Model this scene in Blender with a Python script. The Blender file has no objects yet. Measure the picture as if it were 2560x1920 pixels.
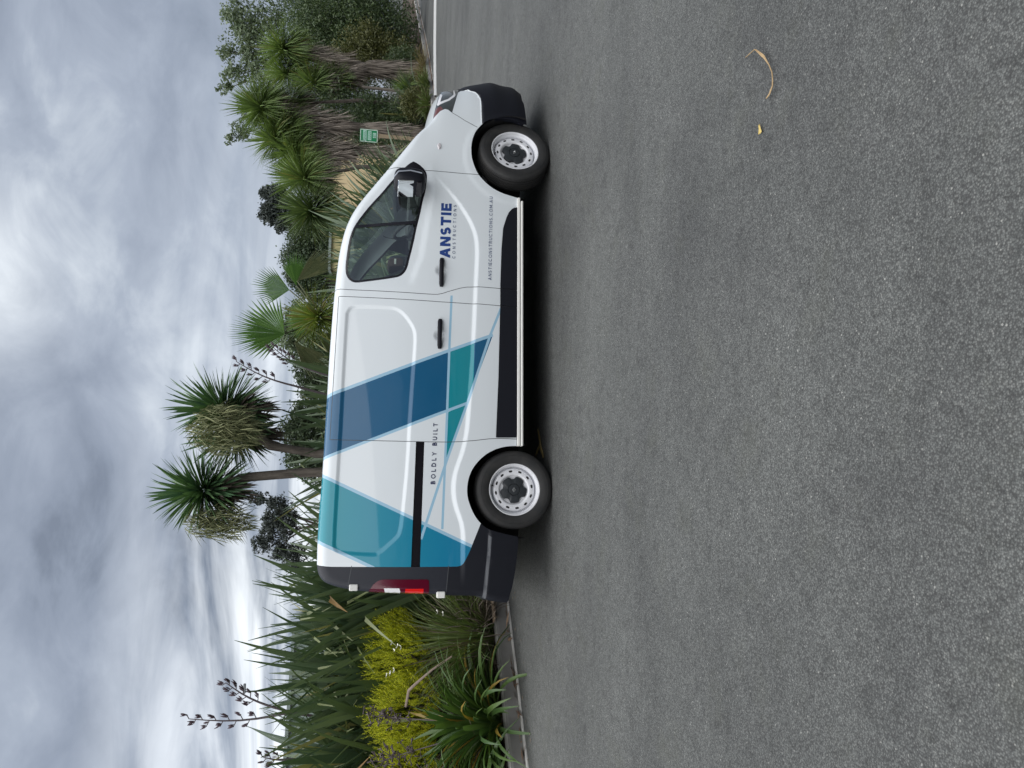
import bpy, bmesh, math, random
import numpy as np
from mathutils import Vector, Matrix, Euler
from mathutils.geometry import delaunay_2d_cdt

random.seed(7)
rng = np.random.default_rng(7)
R = math.radians
SC = bpy.context.scene
COL = SC.collection

# ------------------------------------------------------------------ camera
CAM_H = 1.533
PIT, ROLL = R(10.15), R(1.95)
fw = Vector((0, math.cos(PIT), -math.sin(PIT)))
r0 = Vector((1, 0, 0)); u0 = Vector((0, math.sin(PIT), math.cos(PIT)))
rgt = r0*math.cos(ROLL) + u0*math.sin(ROLL)
upv = -r0*math.sin(ROLL) + u0*math.cos(ROLL)
cam_d = bpy.data.cameras.new('camera')
cam = bpy.data.objects.new('camera', cam_d); COL.objects.link(cam)
# the phone was held on its side: picture right = down, picture up = right
xa, ya, za = -upv, rgt, -fw
cam.matrix_world = Matrix(((xa.x, ya.x, za.x, 0), (xa.y, ya.y, za.y, 0), (xa.z, ya.z, za.z, CAM_H), (0, 0, 0, 1)))
cam_d.sensor_width = 36; cam_d.lens = 36*1901/2560
cam_d.clip_start = 0.05; cam_d.clip_end = 4000
SC.camera = cam

# ------------------------------------------------------------------ world: cloudy sky
SUN_EL, SUN_AZ = 70.0, 205.0      # azimuth clockwise from +Y; the brighter part of the overcast is behind the camera
w = bpy.data.worlds.new('World'); SC.world = w; w.use_nodes = True
nt = w.node_tree; N = nt.nodes; Lk = nt.links
N.clear()
def wn(t, **k):
    n = N.new(t)
    for a, b in k.items(): setattr(n, a, b)
    return n
def mathn(op, a, b=None, clamp=False):
    n = wn('ShaderNodeMath', operation=op); n.use_clamp = clamp
    for i, v in enumerate((a, b)):
        if v is None: continue
        if isinstance(v, (int, float)): n.inputs[i].default_value = v
        else: Lk.new(v, n.inputs[i])
    return n.outputs[0]
out = wn('ShaderNodeOutputWorld')
tc = wn('ShaderNodeTexCoord')
sep = wn('ShaderNodeSeparateXYZ'); Lk.new(tc.outputs['Generated'], sep.inputs[0])
dz = mathn('MAXIMUM', sep.outputs[2], 0.0)
den = mathn('ADD', dz, 0.30)
px = mathn('DIVIDE', sep.outputs[0], den); py = mathn('DIVIDE', sep.outputs[1], den)
comb = wn('ShaderNodeCombineXYZ'); Lk.new(px, comb.inputs[0]); Lk.new(py, comb.inputs[1])
vol = wn('ShaderNodeMapping'); Lk.new(tc.outputs['Generated'], vol.inputs[0]); vol.inputs['Scale'].default_value = (1.0, 1.0, 1.5)
def noise(scale, detail, rough, dist, off, sc=(1, 1, 1), src=None):
    m = wn('ShaderNodeMapping'); Lk.new(src or comb.outputs[0], m.inputs[0])
    m.inputs['Location'].default_value = off; m.inputs['Scale'].default_value = sc
    m.inputs['Rotation'].default_value = (0, R(28), 0) if src else (0, 0, R(-30))
    n = wn('ShaderNodeTexNoise'); Lk.new(m.outputs[0], n.inputs['Vector'])
    n.inputs['Scale'].default_value = scale; n.inputs['Detail'].default_value = detail
    n.inputs['Roughness'].default_value = rough; n.inputs['Distortion'].default_value = dist
    return n.outputs[0]
def ramp(v, stops, interp='LINEAR'):
    r = wn('ShaderNodeValToRGB'); Lk.new(v, r.inputs[0]); r.color_ramp.interpolation = interp
    e = r.color_ramp.elements
    while len(e) < len(stops): e.new(0.5)
    for i, (p, c) in enumerate(stops):
        e[i].position = p; e[i].color = (*c, 1)
    return r.outputs[0]
def mixc(f, a, b, blend='MIX'):
    m = wn('ShaderNodeMix', data_type='RGBA', blend_type=blend)
    for s, v in ((m.inputs[0], f), (m.inputs[6], a), (m.inputs[7], b)):
        if isinstance(v, (int, float)): s.default_value = v
        elif isinstance(v, tuple): s.default_value = (*v, 1)
        else: Lk.new(v, s)
    return m.outputs[2]
V3 = vol.outputs[0]
n1 = noise(2.6, 6, 0.52, 0.35, (3.1, 0.4, 1.7), (0.9, 1, 1.1), V3)
n2 = noise(7.5, 9, 0.58, 0.5, (7.7, 2.3, 4.1), (0.9, 1, 1.1), V3)
cl = mathn('ADD', mathn('MULTIPLY', n1, 0.60), mathn('MULTIPLY', n2, 0.40))
cloud = ramp(cl, [(0.41, (0.150, 0.174, 0.219)), (0.465, (0.200, 0.230, 0.285)), (0.525, (0.235, 0.267, 0.326)), (0.60, (0.290, 0.326, 0.388)), (0.69, (0.44, 0.48, 0.53))])
# brighter places where the overcast thins: low on the left, and one high up
def around(vec, powr):
    dt = wn('ShaderNodeVectorMath', operation='DOT_PRODUCT'); Lk.new(tc.outputs['Generated'], dt.inputs[0]); dt.inputs[1].default_value = Vector(vec).normalized()
    return mathn('POWER', mathn('MAXIMUM', dt.outputs['Value'], 0.0), powr)
gl = around((math.sin(R(-24)), math.cos(R(-24)), 0.10), 9.0)
low = mathn('SUBTRACT', 1.0, mathn('MULTIPLY', dz, 3.3), True)
n3 = noise(1.9, 6, 0.52, 0.9, (1.3, 5.2, 0), (0.5, 1.9, 1))
gap = mathn('MULTIPLY', mathn('SUBTRACT', n3, 0.39), 4.5, True)
gapm = mathn('MULTIPLY', mathn('MULTIPLY', gl, low), gap, True)
hi = mathn('MULTIPLY', around((0.10, 0.89, 0.45), 300.0), mathn('ADD', mathn('MULTIPLY', n2, 1.5), -0.1), True)
sky_c = mixc(gapm, cloud, (1.30, 1.34, 1.36))
sky_c = mixc(hi, sky_c, (0.98, 1.02, 1.03))
nish = wn('ShaderNodeTexSky', sky_type='NISHITA'); nish.sun_disc = False
nish.sun_elevation = R(SUN_EL); nish.sun_rotation = R(SUN_AZ)
b1 = wn('ShaderNodeBackground'); Lk.new(nish.outputs[0], b1.inputs[0]); b1.inputs[1].default_value = 0.05
b2 = wn('ShaderNodeBackground'); Lk.new(sky_c, b2.inputs[0]); b2.inputs[1].default_value = 0.50
mx = wn('ShaderNodeMixShader'); mx.inputs[0].default_value = 0.93
Lk.new(b1.outputs[0], mx.inputs[1]); Lk.new(b2.outputs[0], mx.inputs[2]); Lk.new(mx.outputs[0], out.inputs[0])

# ------------------------------------------------------------------ sun through cloud
sd = bpy.data.lights.new('sun', 'SUN'); sd.energy = 1.5; sd.angle = R(110); sd.color = (1, 0.975, 0.94)
sun = bpy.data.objects.new('sun', sd); COL.objects.link(sun)
az, el = R(SUN_AZ), R(SUN_EL)
sv = Vector((math.sin(az)*math.cos(el), math.cos(az)*math.cos(el), math.sin(el)))
sun.rotation_euler = sv.to_track_quat('Z', 'Y').to_euler(); sun.location = sv*50

vs = SC.view_settings
vs.view_transform = 'Standard'; vs.look = 'None'; vs.gamma = 1; vs.use_curve_mapping = False
vs.exposure = 1.56
SC.render.engine = 'CYCLES'
SC.cycles.max_bounces = 8; SC.cycles.transparent_max_bounces = 24
SC.cycles.use_denoising = True
SC.cycles.sample_clamp_indirect = 6

# ------------------------------------------------------------------ helpers
def tag(o, label=None, cat=None, group=None, kind=None):
    if label: o['label'] = label
    if cat: o['category'] = cat
    if group: o['group'] = group
    if kind: o['kind'] = kind
    return o
def empty(name, loc=(0, 0, 0), rz=0.0):
    o = bpy.data.objects.new(name, None); COL.objects.link(o)
    o.location = loc; o.rotation_euler = (0, 0, rz); o.empty_display_size = 0.2
    return o
def link(name, me, parent=None, loc=None):
    o = bpy.data.objects.new(name, me); COL.objects.link(o)
    if parent: o.parent = parent
    if loc is not None: o.location = loc
    return o
def mesh_from(name, V, Fc, mats, fm=None, smooth=False):
    me = bpy.data.meshes.new(name)
    me.from_pydata([tuple(map(float, v)) for v in V], [], [tuple(map(int, f)) for f in Fc])
    for m in (mats if isinstance(mats, (list, tuple)) else [mats]): me.materials.append(m)
    if fm is not None: me.polygons.foreach_set('material_index', np.asarray(fm, dtype=np.int32))
    if smooth: me.polygons.foreach_set('use_smooth', np.ones(len(me.polygons), dtype=bool))
    me.update()
    return me
class MB:
    """collects shapes into one mesh"""
    def __init__(s): s.v = []; s.f = []; s.m = []; s.mi = 0
    def add(s, V, Fc):
        o = len(s.v); s.v += [tuple(v) for v in V]; s.f += [tuple(i+o for i in f) for f in Fc]; s.m += [s.mi]*len(Fc)
    def box(s, c, sz, M=None, bev=0.0):
        x, y, z = [a/2 for a in sz]; b = min(bev, 0.49*min(sz))
        bm = bmesh.new(); bmesh.ops.create_cube(bm, size=1)
        for v in bm.verts: v.co = Vector((v.co.x*sz[0], v.co.y*sz[1], v.co.z*sz[2]))
        if b > 0: bmesh.ops.bevel(bm, geom=bm.edges[:], offset=b, segments=2, affect='EDGES', profile=0.5)
        bm.verts.index_update()
        V = [v.co.copy() for v in bm.verts]
        if M is not None: V = [M @ v for v in V]
        V = [v+Vector(c) for v in V]
        s.add(V, [[v.index for v in f.verts] for f in bm.faces]); bm.free()
    def tube(s, pts, rad, n=8, cap=True):
        pts = [Vector(p) for p in pts]
        rr = rad if isinstance(rad, (list, tuple)) else [rad]*len(pts)
        V = []; Fc = []; ref = Vector((0.3, 0.5, 0.8))
        for i, p in enumerate(pts):
            t = (pts[min(i+1, len(pts)-1)]-pts[max(i-1, 0)]).normalized()
            a = t.cross(ref)
            if a.length < 1e-3: a = t.cross(Vector((1, 0, 0)))
            a.normalize(); b = t.cross(a)
            for k in range(n):
                an = 2*math.pi*k/n; V.append(p+(a*math.cos(an)+b*math.sin(an))*rr[i])
        for i in range(len(pts)-1):
            for k in range(n):
                Fc.append((i*n+k, i*n+(k+1) % n, (i+1)*n+(k+1) % n, (i+1)*n+k))
        if cap: Fc.append(tuple(range(n))[::-1]); Fc.append(tuple((len(pts)-1)*n+k for k in range(n)))
        s.add(V, Fc)
    def lathe(s, prof, n=48, axis='y', closed=False):
        """profile of (radius, along) turned about the axis"""
        V = []; Fc = []
        for (r_, a_) in prof:
            for k in range(n):
                an = 2*math.pi*k/n; c_, s_ = math.cos(an)*r_, math.sin(an)*r_
                V.append((c_, a_, s_) if axis == 'y' else (c_, s_, a_))
        m = len(prof)
        for i in range(m-1 if not closed else m):
            j = (i+1) % m
            for k in range(n): Fc.append((i*n+k, i*n+(k+1) % n, j*n+(k+1) % n, j*n+k))
        s.add(V, Fc)
    def prism(s, poly, d0, d1, plane='xz'):
        """closed 2D outline extruded along the third axis"""
        n = len(poly)
        def P(p, d): return (p[0], d, p[1]) if plane == 'xz' else ((p[0], p[1], d) if plane == 'xy' else (d, p[0], p[1]))
        V = [P(p, d0) for p in poly]+[P(p, d1) for p in poly]
        Fc = [tuple(range(n))[::-1], tuple(range(n, 2*n))]+[(i, (i+1) % n, n+(i+1) % n, n+i) for i in range(n)]
        s.add(V, Fc)
    def build(s, name, mats, parent=None, smooth=False, loc=None, bevel=None):
        me = mesh_from(name, s.v, s.f, mats, s.m, smooth)
        bm = bmesh.new(); bm.from_mesh(me); bmesh.ops.recalc_face_normals(bm, faces=bm.faces[:]); bm.to_mesh(me); bm.free()
        if smooth: me.set_sharp_from_angle(angle=R(38))
        return link(name, me, parent, loc)

# ------------------------------------------------------------------ materials
class NT:
    """small node-graph helper"""
    def __init__(s, name):
        s.m = bpy.data.materials.new(name); s.m.use_nodes = True
        s.t = s.m.node_tree; s.b = s.t.nodes['Principled BSDF']; s.o = s.t.nodes['Material Output']
    def n(s, t, **k):
        n = s.t.nodes.new(t)
        for a, b in k.items(): setattr(n, a, b)
        return n
    def l(s, a, b): s.t.links.new(a, b)
    def put(s, sock, v):
        if isinstance(v, (int, float)): sock.default_value = v
        elif isinstance(v, tuple): sock.default_value = (*v, 1) if len(v) == 3 and len(sock.default_value) == 4 else v
        else: s.l(v, sock)
    def mth(s, op, a, b=None, clamp=False):
        n = s.n('ShaderNodeMath', operation=op); n.use_clamp = clamp
        s.put(n.inputs[0], a)
        if b is not None: s.put(n.inputs[1], b)
        return n.outputs[0]
    def mix(s, f, a, b, blend='MIX'):
        m = s.n('ShaderNodeMix', data_type='RGBA', blend_type=blend)
        s.put(m.inputs[0], f); s.put(m.inputs[6], a); s.put(m.inputs[7], b)
        return m.outputs[2]
    def co(s, which='Object', scale=None, loc=None, rot=None):
        c = s.n('ShaderNodeTexCoord').outputs[which]
        if scale or loc or rot:
            m = s.n('ShaderNodeMapping'); s.l(c, m.inputs[0])
            if scale: m.inputs['Scale'].default_value = scale
            if loc: m.inputs['Location'].default_value = loc
            if rot: m.inputs['Rotation'].default_value = rot
            c = m.outputs[0]
        return c
    def noise(s, c, scale, detail=4, rough=0.55, dist=0.0):
        n = s.n('ShaderNodeTexNoise'); s.l(c, n.inputs['Vector'])
        n.inputs['Scale'].default_value = scale; n.inputs['Detail'].default_value = detail
        n.inputs['Roughness'].default_value = rough; n.inputs['Distortion'].default_value = dist
        return n.outputs[0]
    def vor(s, c, scale, feature='F1'):
        n = s.n('ShaderNodeTexVoronoi', feature=feature); s.l(c, n.inputs['Vector']); n.inputs['Scale'].default_value = scale
        return n
    def ramp(s, v, stops):
        r = s.n('ShaderNodeValToRGB'); s.l(v, r.inputs[0]); e = r.color_ramp.elements
        while len(e) < len(stops): e.new(0.5)
        for i, (p, c) in enumerate(stops):
            e[i].position = p; e[i].color = (*c, 1) if isinstance(c, tuple) else (c, c, c, 1)
        return r.outputs[0]
    def bump(s, h, strength=0.5, dist=0.01):
        n = s.n('ShaderNodeBump'); s.l(h, n.inputs['Height']); n.inputs['Strength'].default_value = strength
        n.inputs['Distance'].default_value = dist; s.l(n.outputs[0], s.b.inputs['Normal'])
    def set(s, **k):
        for a, v in k.items(): s.put(s.b.inputs[a.replace('_', ' ')], v)
        return s
def plain(name, col, rough=0.5, metal=0.0, spec=0.5, coat=0.0, var=0.0, vs_=40.0):
    t = NT(name); t.set(Base_Color=col, Roughness=rough, Metallic=metal)
    t.b.inputs['Specular IOR Level'].default_value = spec
    if coat: t.b.inputs['Coat Weight'].default_value = coat; t.b.inputs['Coat Roughness'].default_value = 0.03
    if var:
        n = t.noise(t.co(), vs_, 4)
        t.l(t.mix(n, tuple(c*(1-var) for c in col), tuple(min(1, c*(1+var)) for c in col)), t.b.inputs['Base Color'])
    return t.m

def paint(name, col, col2=None):
    """gloss vehicle paint or vinyl with very faint dust; col2 = printed colour change down and back along the panel"""
    t = NT(name)
    c = t.co()
    base = None
    if col2:
        s_ = t.n('ShaderNodeSeparateXYZ'); t.l(c, s_.inputs[0])
        g = t.mth('ADD', t.mth('MULTIPLY', s_.outputs[2], -0.95), 2.0)
        base = t.mix(t.mth('MULTIPLY', g, 0.85, True), col, col2)
    d = t.noise(c, 3.0, 5, 0.6)
    dust = t.mth('MULTIPLY', d, 0.03)
    b0 = base if base is not None else tuple(col)
    t.l(t.mix(dust, b0, (0.45, 0.43, 0.40)), t.b.inputs['Base Color'])
    t.set(Roughness=0.35); t.b.inputs['Specular IOR Level'].default_value = 0.25; t.b.inputs['Coat Weight'].default_value = 0.58; t.b.inputs['Coat Roughness'].default_value = 0.035
    t.b.inputs['Coat IOR'].default_value = 1.5
    return t.m
M = {}
M['white'] = paint('white_paint', (0.655, 0.70, 0.73))
M['navy'] = paint('dark_blue_vinyl', (0.0005, 0.082, 0.185))
M['teal'] = paint('teal_vinyl', (0.0005, 0.215, 0.265))
M['teal2'] = paint('teal_blue_vinyl', (0.004, 0.245, 0.295), (0.0005, 0.175, 0.315))
M['pale'] = paint('pale_blue_vinyl', (0.29, 0.48, 0.62))
M['wrap'] = plain('satin_charcoal', (0.013, 0.015, 0.023), 0.48, spec=0.35, var=0.1)
M['blackp'] = plain('black_plastic', (0.005, 0.006, 0.011), 0.55, spec=0.3, var=0.15)
M['seam'] = plain('seam_rubber', (0.05, 0.055, 0.06), 0.7)
M['gloss'] = plain('gloss_black', (0.008, 0.007, 0.010), 0.18)
M['dark'] = plain('underbody', (0.01, 0.01, 0.011), 0.9)
M['trim'] = plain('interior_grey', (0.035, 0.038, 0.04), 0.7, var=0.2)
M['seatc'] = plain('seat_cloth', (0.02, 0.02, 0.022), 0.9, var=0.3)
M['seatb'] = plain('seat_brown', (0.075, 0.042, 0.035), 0.7, var=0.15)
M['chrome'] = plain('chrome', (0.75, 0.76, 0.77), 0.12, 1.0)
M['mirror'] = plain('mirror_glass', (0.85, 0.88, 0.9), 0.02, 1.0)
M['hub'] = plain('hub_black', (0.022, 0.026, 0.03), 0.42)
M['lblue'] = plain('lettering_blue', (0.012, 0.045, 0.20), 0.4)
M['lgrey'] = plain('lettering_grey_blue', (0.09, 0.115, 0.20), 0.4)
M['lnavy'] = plain('lettering_navy', (0.015, 0.02, 0.075), 0.4)
M['red'] = plain('red_lens_bright', (0.70, 0.012, 0.01), 0.15, coat=1)
M['dred'] = plain('red_lens_dark', (0.085, 0.004, 0.016), 0.10)
M['wlens'] = plain('white_lens', (0.75, 0.75, 0.77), 0.2, coat=1)
M['amber'] = plain('amber_lens', (0.13, 0.035, 0.028), 0.15, coat=1)
M['hl'] = plain('headlight_inner', (0.030, 0.034, 0.028), 0.16, 0.2, coat=1)
M['step'] = plain('grey_reflector', (0.30, 0.33, 0.38), 0.35)
M['sillw'] = plain('sill_white', (0.74, 0.74, 0.71), 0.35)

def steel():
    t = NT('silver_steel'); c = t.co()
    n = t.noise(c, 60, 5, 0.7)
    t.l(t.mix(n, (0.66, 0.67, 0.70), (0.80, 0.81, 0.84)), t.b.inputs['Base Color']); t.set(Roughness=0.40, Metallic=0.1); return t.m
M['steel'] = steel()
def rubber():
    t = NT('tyre_rubber'); c = t.co()
    n = t.noise(c, 9, 6, 0.6)
    t.l(t.ramp(n, [(0.35, (0.011, 0.012, 0.013)), (0.7, (0.026, 0.025, 0.024))]), t.b.inputs['Base Color']); t.set(Roughness=0.68)
    t.bump(t.noise(c, 300, 2), 0.15, 0.002); return t.m
M['tyre'] = rubber()
def glassm(name, tint, fac=0.12, rough=0.0):
    t = NT(name); t.t.nodes.remove(t.b)
    tr = t.n('ShaderNodeBsdfTransparent'); tr.inputs[0].default_value = (*tint, 1)
    gl = t.n('ShaderNodeBsdfGlossy'); gl.inputs['Roughness'].default_value = rough; gl.inputs[0].default_value = (0.95, 0.97, 1, 1)
    fr = t.n('ShaderNodeFresnel'); bf = t.n('ShaderNodeNewGeometry').outputs['Backfacing']
    t.l(t.mth('SUBTRACT', 1.5, t.mth('MULTIPLY', bf, 1.5-1/1.5)), fr.inputs[0])
    m = t.n('ShaderNodeMixShader')
    f = t.mth('ADD', t.mth('MULTIPLY', fr.outputs[0], 1.2), fac, True)
    t.l(f, m.inputs[0]); t.l(tr.outputs[0], m.inputs[1]); t.l(gl.outputs[0], m.inputs[2]); t.l(m.outputs[0], t.o.inputs[0]); return t.m
M['glass'] = glassm('window_glass', (0.86, 0.95, 0.91), 0.075)
M['clear'] = glassm('clear_lens', (0.85, 0.88, 0.88), 0.06)
# ================================================================== THE VAN
# metres; X forward from the rear axle, Y to the right side (towards the photographer), Z up
VAN = empty('van', (-1.068, 7.316, 0), R(10.26))
tag(VAN, 'white panel van with teal and dark blue stripes parked across the asphalt', 'van')
YB = np.array([(0.1,.90),(0.18,.925),(0.3,.945),(0.45,.955),(0.6,.962),(0.8,.962),(0.95,.955),(1.1,.945),(1.25,.93),(1.4,.908),(1.55,.882),(1.7,.853),(1.8,.832),(1.9,.812),(2.0,.79)])
XF = np.array([(.1,4.0),(.24,4.03),(.3,4.095),(.35,4.085),(.42,4.09),(.52,4.117),(.62,4.08),(.74,4.043),(.84,3.995),(.94,3.98),(1.02,3.95),(1.15,3.78),(2,3.75)])
def smooth_tab(tab, n=400, it=60):
    z = np.linspace(tab[0,0], tab[-1,0], n); v = np.interp(z, tab[:,0], tab[:,1])
    for _ in range(it):
        v[1:-1] = 0.25*v[:-2]+0.5*v[1:-1]+0.25*v[2:]
    return z, v
YBz, YBv = smooth_tab(YB, it=250); XFz, XFv = smooth_tab(XF, it=60)
REAR = [(-.938,.39),(-.933,.47),(-.905,.595),(-.880,.61),(-.876,.74),(-.872,.908),(-.857,1.06),(-.849,1.418),(-.841,1.534),(-.835,1.603),(-.822,1.696),(-.802,1.795),(-.774,1.88),(-.751,1.915),(-.714,1.943),(-.676,1.957),(-.62,1.965)]
TOP = [(-.463,1.969),(-.306,1.968),(-.094,1.962),(.099,1.954),(.431,1.949),(.64,1.947),(.863,1.942),(1.088,1.940),(1.317,1.934),(1.548,1.927),(1.723,1.918),(1.924,1.906),(2.06,1.894),(2.16,1.880),(2.27,1.858),(2.37,1.828),(2.479,1.779),(2.588,1.711),(2.712,1.620),(2.853,1.513),(2.994,1.405),(3.079,1.345),(3.16,1.285),(3.231,1.228),(3.329,1.140),(3.395,1.094),(3.438,1.089),(3.514,1.076),(3.588,1.062),(3.684,1.045),(3.752,1.030),(3.83,1.012)]
def chaikin(P, it=2):
    P = [np.array(p, float) for p in P]
    for _ in range(it):
        Q = [P[0]]
        for a, b in zip(P[:-1], P[1:]): Q += [0.75*a+0.25*b, 0.25*a+0.75*b]
        P = Q+[P[-1]]
    return [tuple(p) for p in P]
def resample(P, step, closed=False):
    P = [np.array(p, float) for p in P]
    if closed: P = P+[P[0]]
    o = []
    for a, b in zip(P[:-1], P[1:]):
        n = max(1, int(math.ceil(np.linalg.norm(b-a)/step)))
        for k in range(n): o.append(a+(b-a)*k/n)
    if not closed: o.append(P[-1])
    return [tuple(p) for p in o]
REARs = chaikin(REAR, 2); TOPs = chaikin([REAR[-1]]+TOP, 2)
PROFILE = REARs+TOPs[1:]
PROF = np.array(PROFILE)
RADP = np.interp(np.arange(len(PROF)), [0, 24, 50, 70, len(PROF)], [.06]*5)
RADP = np.where(PROF[:,0] > 3.15, .035, np.where(PROF[:,0] > 2.3, .075, np.where(PROF[:,1] > 1.86, .085, .055)))
for _ in range(20): RADP[1:-1] = .25*RADP[:-2]+.5*RADP[1:-1]+.25*RADP[2:]
def seg_dist(X, Z, P, rad=None, closed=False):
    d = np.full(X.shape, 1e9); rr = np.zeros(X.shape)
    n = len(P)
    for i in range(n if closed else n-1):
        a, b = P[i], P[(i+1) % n]
        ex, ez = b[0]-a[0], b[1]-a[1]; L2 = ex*ex+ez*ez+1e-12
        t = np.clip(((X-a[0])*ex+(Z-a[1])*ez)/L2, 0, 1)
        q = np.hypot(X-a[0]-t*ex, Z-a[1]-t*ez)
        m = q < d
        d = np.where(m, q, d)
        if rad is not None: rr = np.where(m, rad[i], rr)
    return (d, rr) if rad is not None else d
def inside(X, Z, P):
    P = np.asarray(P); c = np.zeros(X.shape, bool); n = len(P); j = n-1
    for i in range(n):
        xi, zi, xj, zj = P[i,0], P[i,1], P[j,0], P[j,1]
        if zi != zj: c ^= ((zi > Z) != (zj > Z)) & (X < (xj-xi)*(Z-zi)/(zj-zi)+xi)
        j = i
    return c
def sst(x): x = np.clip(x, 0, 1); return x*x*(3-2*x)
RECESS = chaikin([(1.515,1.819),(1.577,1.791),(1.593,1.727),(1.582,1.415),(1.566,1.361),(1.527,1.306),(1.46,1.251),(1.383,1.205),(1.305,1.191),(1.161,1.195),(0.615,1.219),(0.215,1.230),(-0.18,1.256),(-0.364,1.276),(-0.415,1.306),(-0.556,1.464),(-0.561,1.525),(-0.542,1.799),(-0.507,1.836),(-0.456,1.849),(0.088,1.841),(0.425,1.834),(0.829,1.830),(1.269,1.824),(1.515,1.819)], 1)
SW = np.array([(-.95,.775),(-.36,.775),(-.27,.79),(-.15,.845),(0,.868),(.145,.851),(.305,.79),(.487,.755),(.732,.738),(1.175,.712),(1.72,.695),(2.11,.682),(2.251,.694),(2.377,.745),(2.554,.855),(2.685,.965),(2.83,1.09)])
SWx = np.linspace(-.95, 2.83, 400); SWv = np.interp(SWx, SW[:,0], SW[:,1])
for _ in range(60): SWv[1:-1] = .25*SWv[:-2]+.5*SWv[1:-1]+.25*SWv[2:]
SHo = np.array([(1.75,1.26),(1.81,1.254),(1.909,1.223),(2.031,1.179),(2.32,1.138),(2.651,1.091),(2.835,1.122)])
def ysurf(X, Z, rnd=True):
    X = np.asarray(X, float); Z = np.asarray(Z, float)
    t = np.clip((X-2.9)/(np.interp(Z, XFz, XFv)-2.9), 0, .995)
    y = np.interp(Z, YBz, YBv)*(1-t**2.8)**(1/2.8)
    # stamped panel, swage, arch flare, handle bowls
    din = seg_dist(X, Z, RECESS, closed=True); ins = inside(X, Z, RECESS)
    y = y-np.where(ins, .013*sst((din-.002)/.036), 0)
    zs = np.interp(X, SWx, SWv)
    amp = np.where(X > 2.45, np.clip((2.85-X)/.4, 0, 1), 1.0)*np.clip((X+.80)/.25, 0, 1)
    y = y+.017*amp*sst((zs-Z)/.05+.5)-.006
    rf = np.hypot(X-3.03, Z-.36)
    y = y+.006*(1-sst((rf-.415)/.06))*(X < 3.6)
    for (hx, hz) in ((1.912, 1.0), (1.32, 1.003)):
        y = y-.016*sst(1.15*(1-np.sqrt((X-hx)**2+(Z-hz)**2)/.058))
    zsh = np.interp(X, SHo[:,0], SHo[:,1])
    y = y-.009*sst((Z-zsh)/.075+.5)*np.clip((X-1.75)/.1, 0, 1)*np.clip((2.95-X)/.15, 0, 1)*(1-sst((Z-1.6)/.2))
    # lower corner of the rear bumper is fuller
    zb = .575-(X+.52)*.088*0-.0
    bl = np.interp(X, [-.9,-.52], [.59,.557])
    y = y+.014*sst((bl-Z)/.03+.5)*np.clip((-.30-X)/.1, 0, 1)
    # front bumper black part stands a little proud
    zf = np.interp(X, [3.35,3.6,3.7,3.78,3.81], [.645,.645,.661,.726,.80])
    y = y+.012*sst((zf-Z)/.012+.5)*np.clip((X-3.34)/.03, 0, 1)
    if not rnd: return y
    d, rr = seg_dist(X, Z, PROFILE, RADP)
    q = np.clip(rr-d, 0, rr)
    y = y-(rr-np.sqrt(np.maximum(rr*rr-q*q, 0)))
    return y

# ---- outline and regions of the side wall (X, Z)
ARCH_R = [(-.396,.31),(-.364,.462),(-.333,.569),(-.286,.629),(-.256,.657),(-.204,.692),(-.137,.722),(-.074,.742),(-.002,.749),(.08,.739),(.149,.715),(.203,.681),(.253,.637),(.295,.588),(.324,.538),(.35,.477),(.367,.401),(.371,.324)]
ARCH_F = [(2.644,.320),(2.658,.391),(2.673,.456),(2.704,.532),(2.748,.596),(2.8,.65),(2.842,.682),(2.896,.709),(2.956,.731),(3.011,.743),(3.08,.747),(3.138,.744),(3.204,.73),(3.267,.706),(3.313,.674),(3.355,.640),(3.392,.590),(3.420,.52),(3.432,.44),(3.425,.33),(3.40,.255)]
ARCH_R = chaikin(ARCH_R, 1); ARCH_F = chaikin(ARCH_F, 1)
BOT_R = [(-.938,.392),(-.867,.376),(-.805,.356),(-.735,.343),(-.688,.335),(-.626,.327),(-.539,.317),(-.427,.307)]
def xend(z): return 2.9+(np.interp(z, XFz, XFv)-2.9)*.968
FRONT = [(float(xend(z)), float(z)) for z in np.linspace(.235, 1.0, 30)]
TOPs2 = [p for p in PROFILE if p[0] < 3.80]
OUTER = BOT_R+ARCH_R+[(.372,.322)]+[(2.640,.318)]+ARCH_F+[(3.40,.218),(3.53,.221),(3.673,.225),(3.722,.240),(3.83,.232),(3.90,.230)]+FRONT+[(3.83,1.010)]+TOPs2[::-1]
OUTER = [p for i, p in enumerate(OUTER) if i == 0 or np.hypot(p[0]-OUTER[i-1][0], p[1]-OUTER[i-1][1]) > 1e-4]
def strip(P, wd):
    P = [np.array(p, float) for p in P]; L = []; Rr_ = []
    for i, p in enumerate(P):
        t = P[min(i+1, len(P)-1)]-P[max(i-1, 0)]; t = t/np.linalg.norm(t); n = np.array((-t[1], t[0]))
        L.append(tuple(p+n*wd/2)); Rr_.append(tuple(p-n*wd/2))
    return L+Rr_[::-1]
SEAM_B = chaikin([(1.735,1.95),(1.735,1.890),(1.725,1.80),(1.709,1.462),(1.689,1.083),(1.692,1.006),(1.726,.919),(1.767,.793),(1.773,.698),(1.769,.472),(1.759,.30)], 1)
SEAM_SF = [(1.666,1.878),(1.645,1.46),(1.625,1.027),(1.61,.472),(1.596,.30)]
SEAM_ST = [(1.666,1.878),(1.269,1.885),(.829,1.893),(.409,1.900)]
SEAM_SR = chaikin([(.409,1.901),(.399,1.422),(.391,.961),(.402,.737),(.434,.51),(.430,.30)], 1)
SEAM_DF = [(2.833,.640),(2.838,.846),(2.843,.992),(2.850,1.16),(2.868,1.356),(2.871,1.411),(2.866,1.47),(2.858,1.56)]
SEAM_FB = [(3.459,.92),(3.422,.865),(3.379,.807),(3.312,.690)]
SEAM_RQ = [(.62,1.96)]
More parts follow.
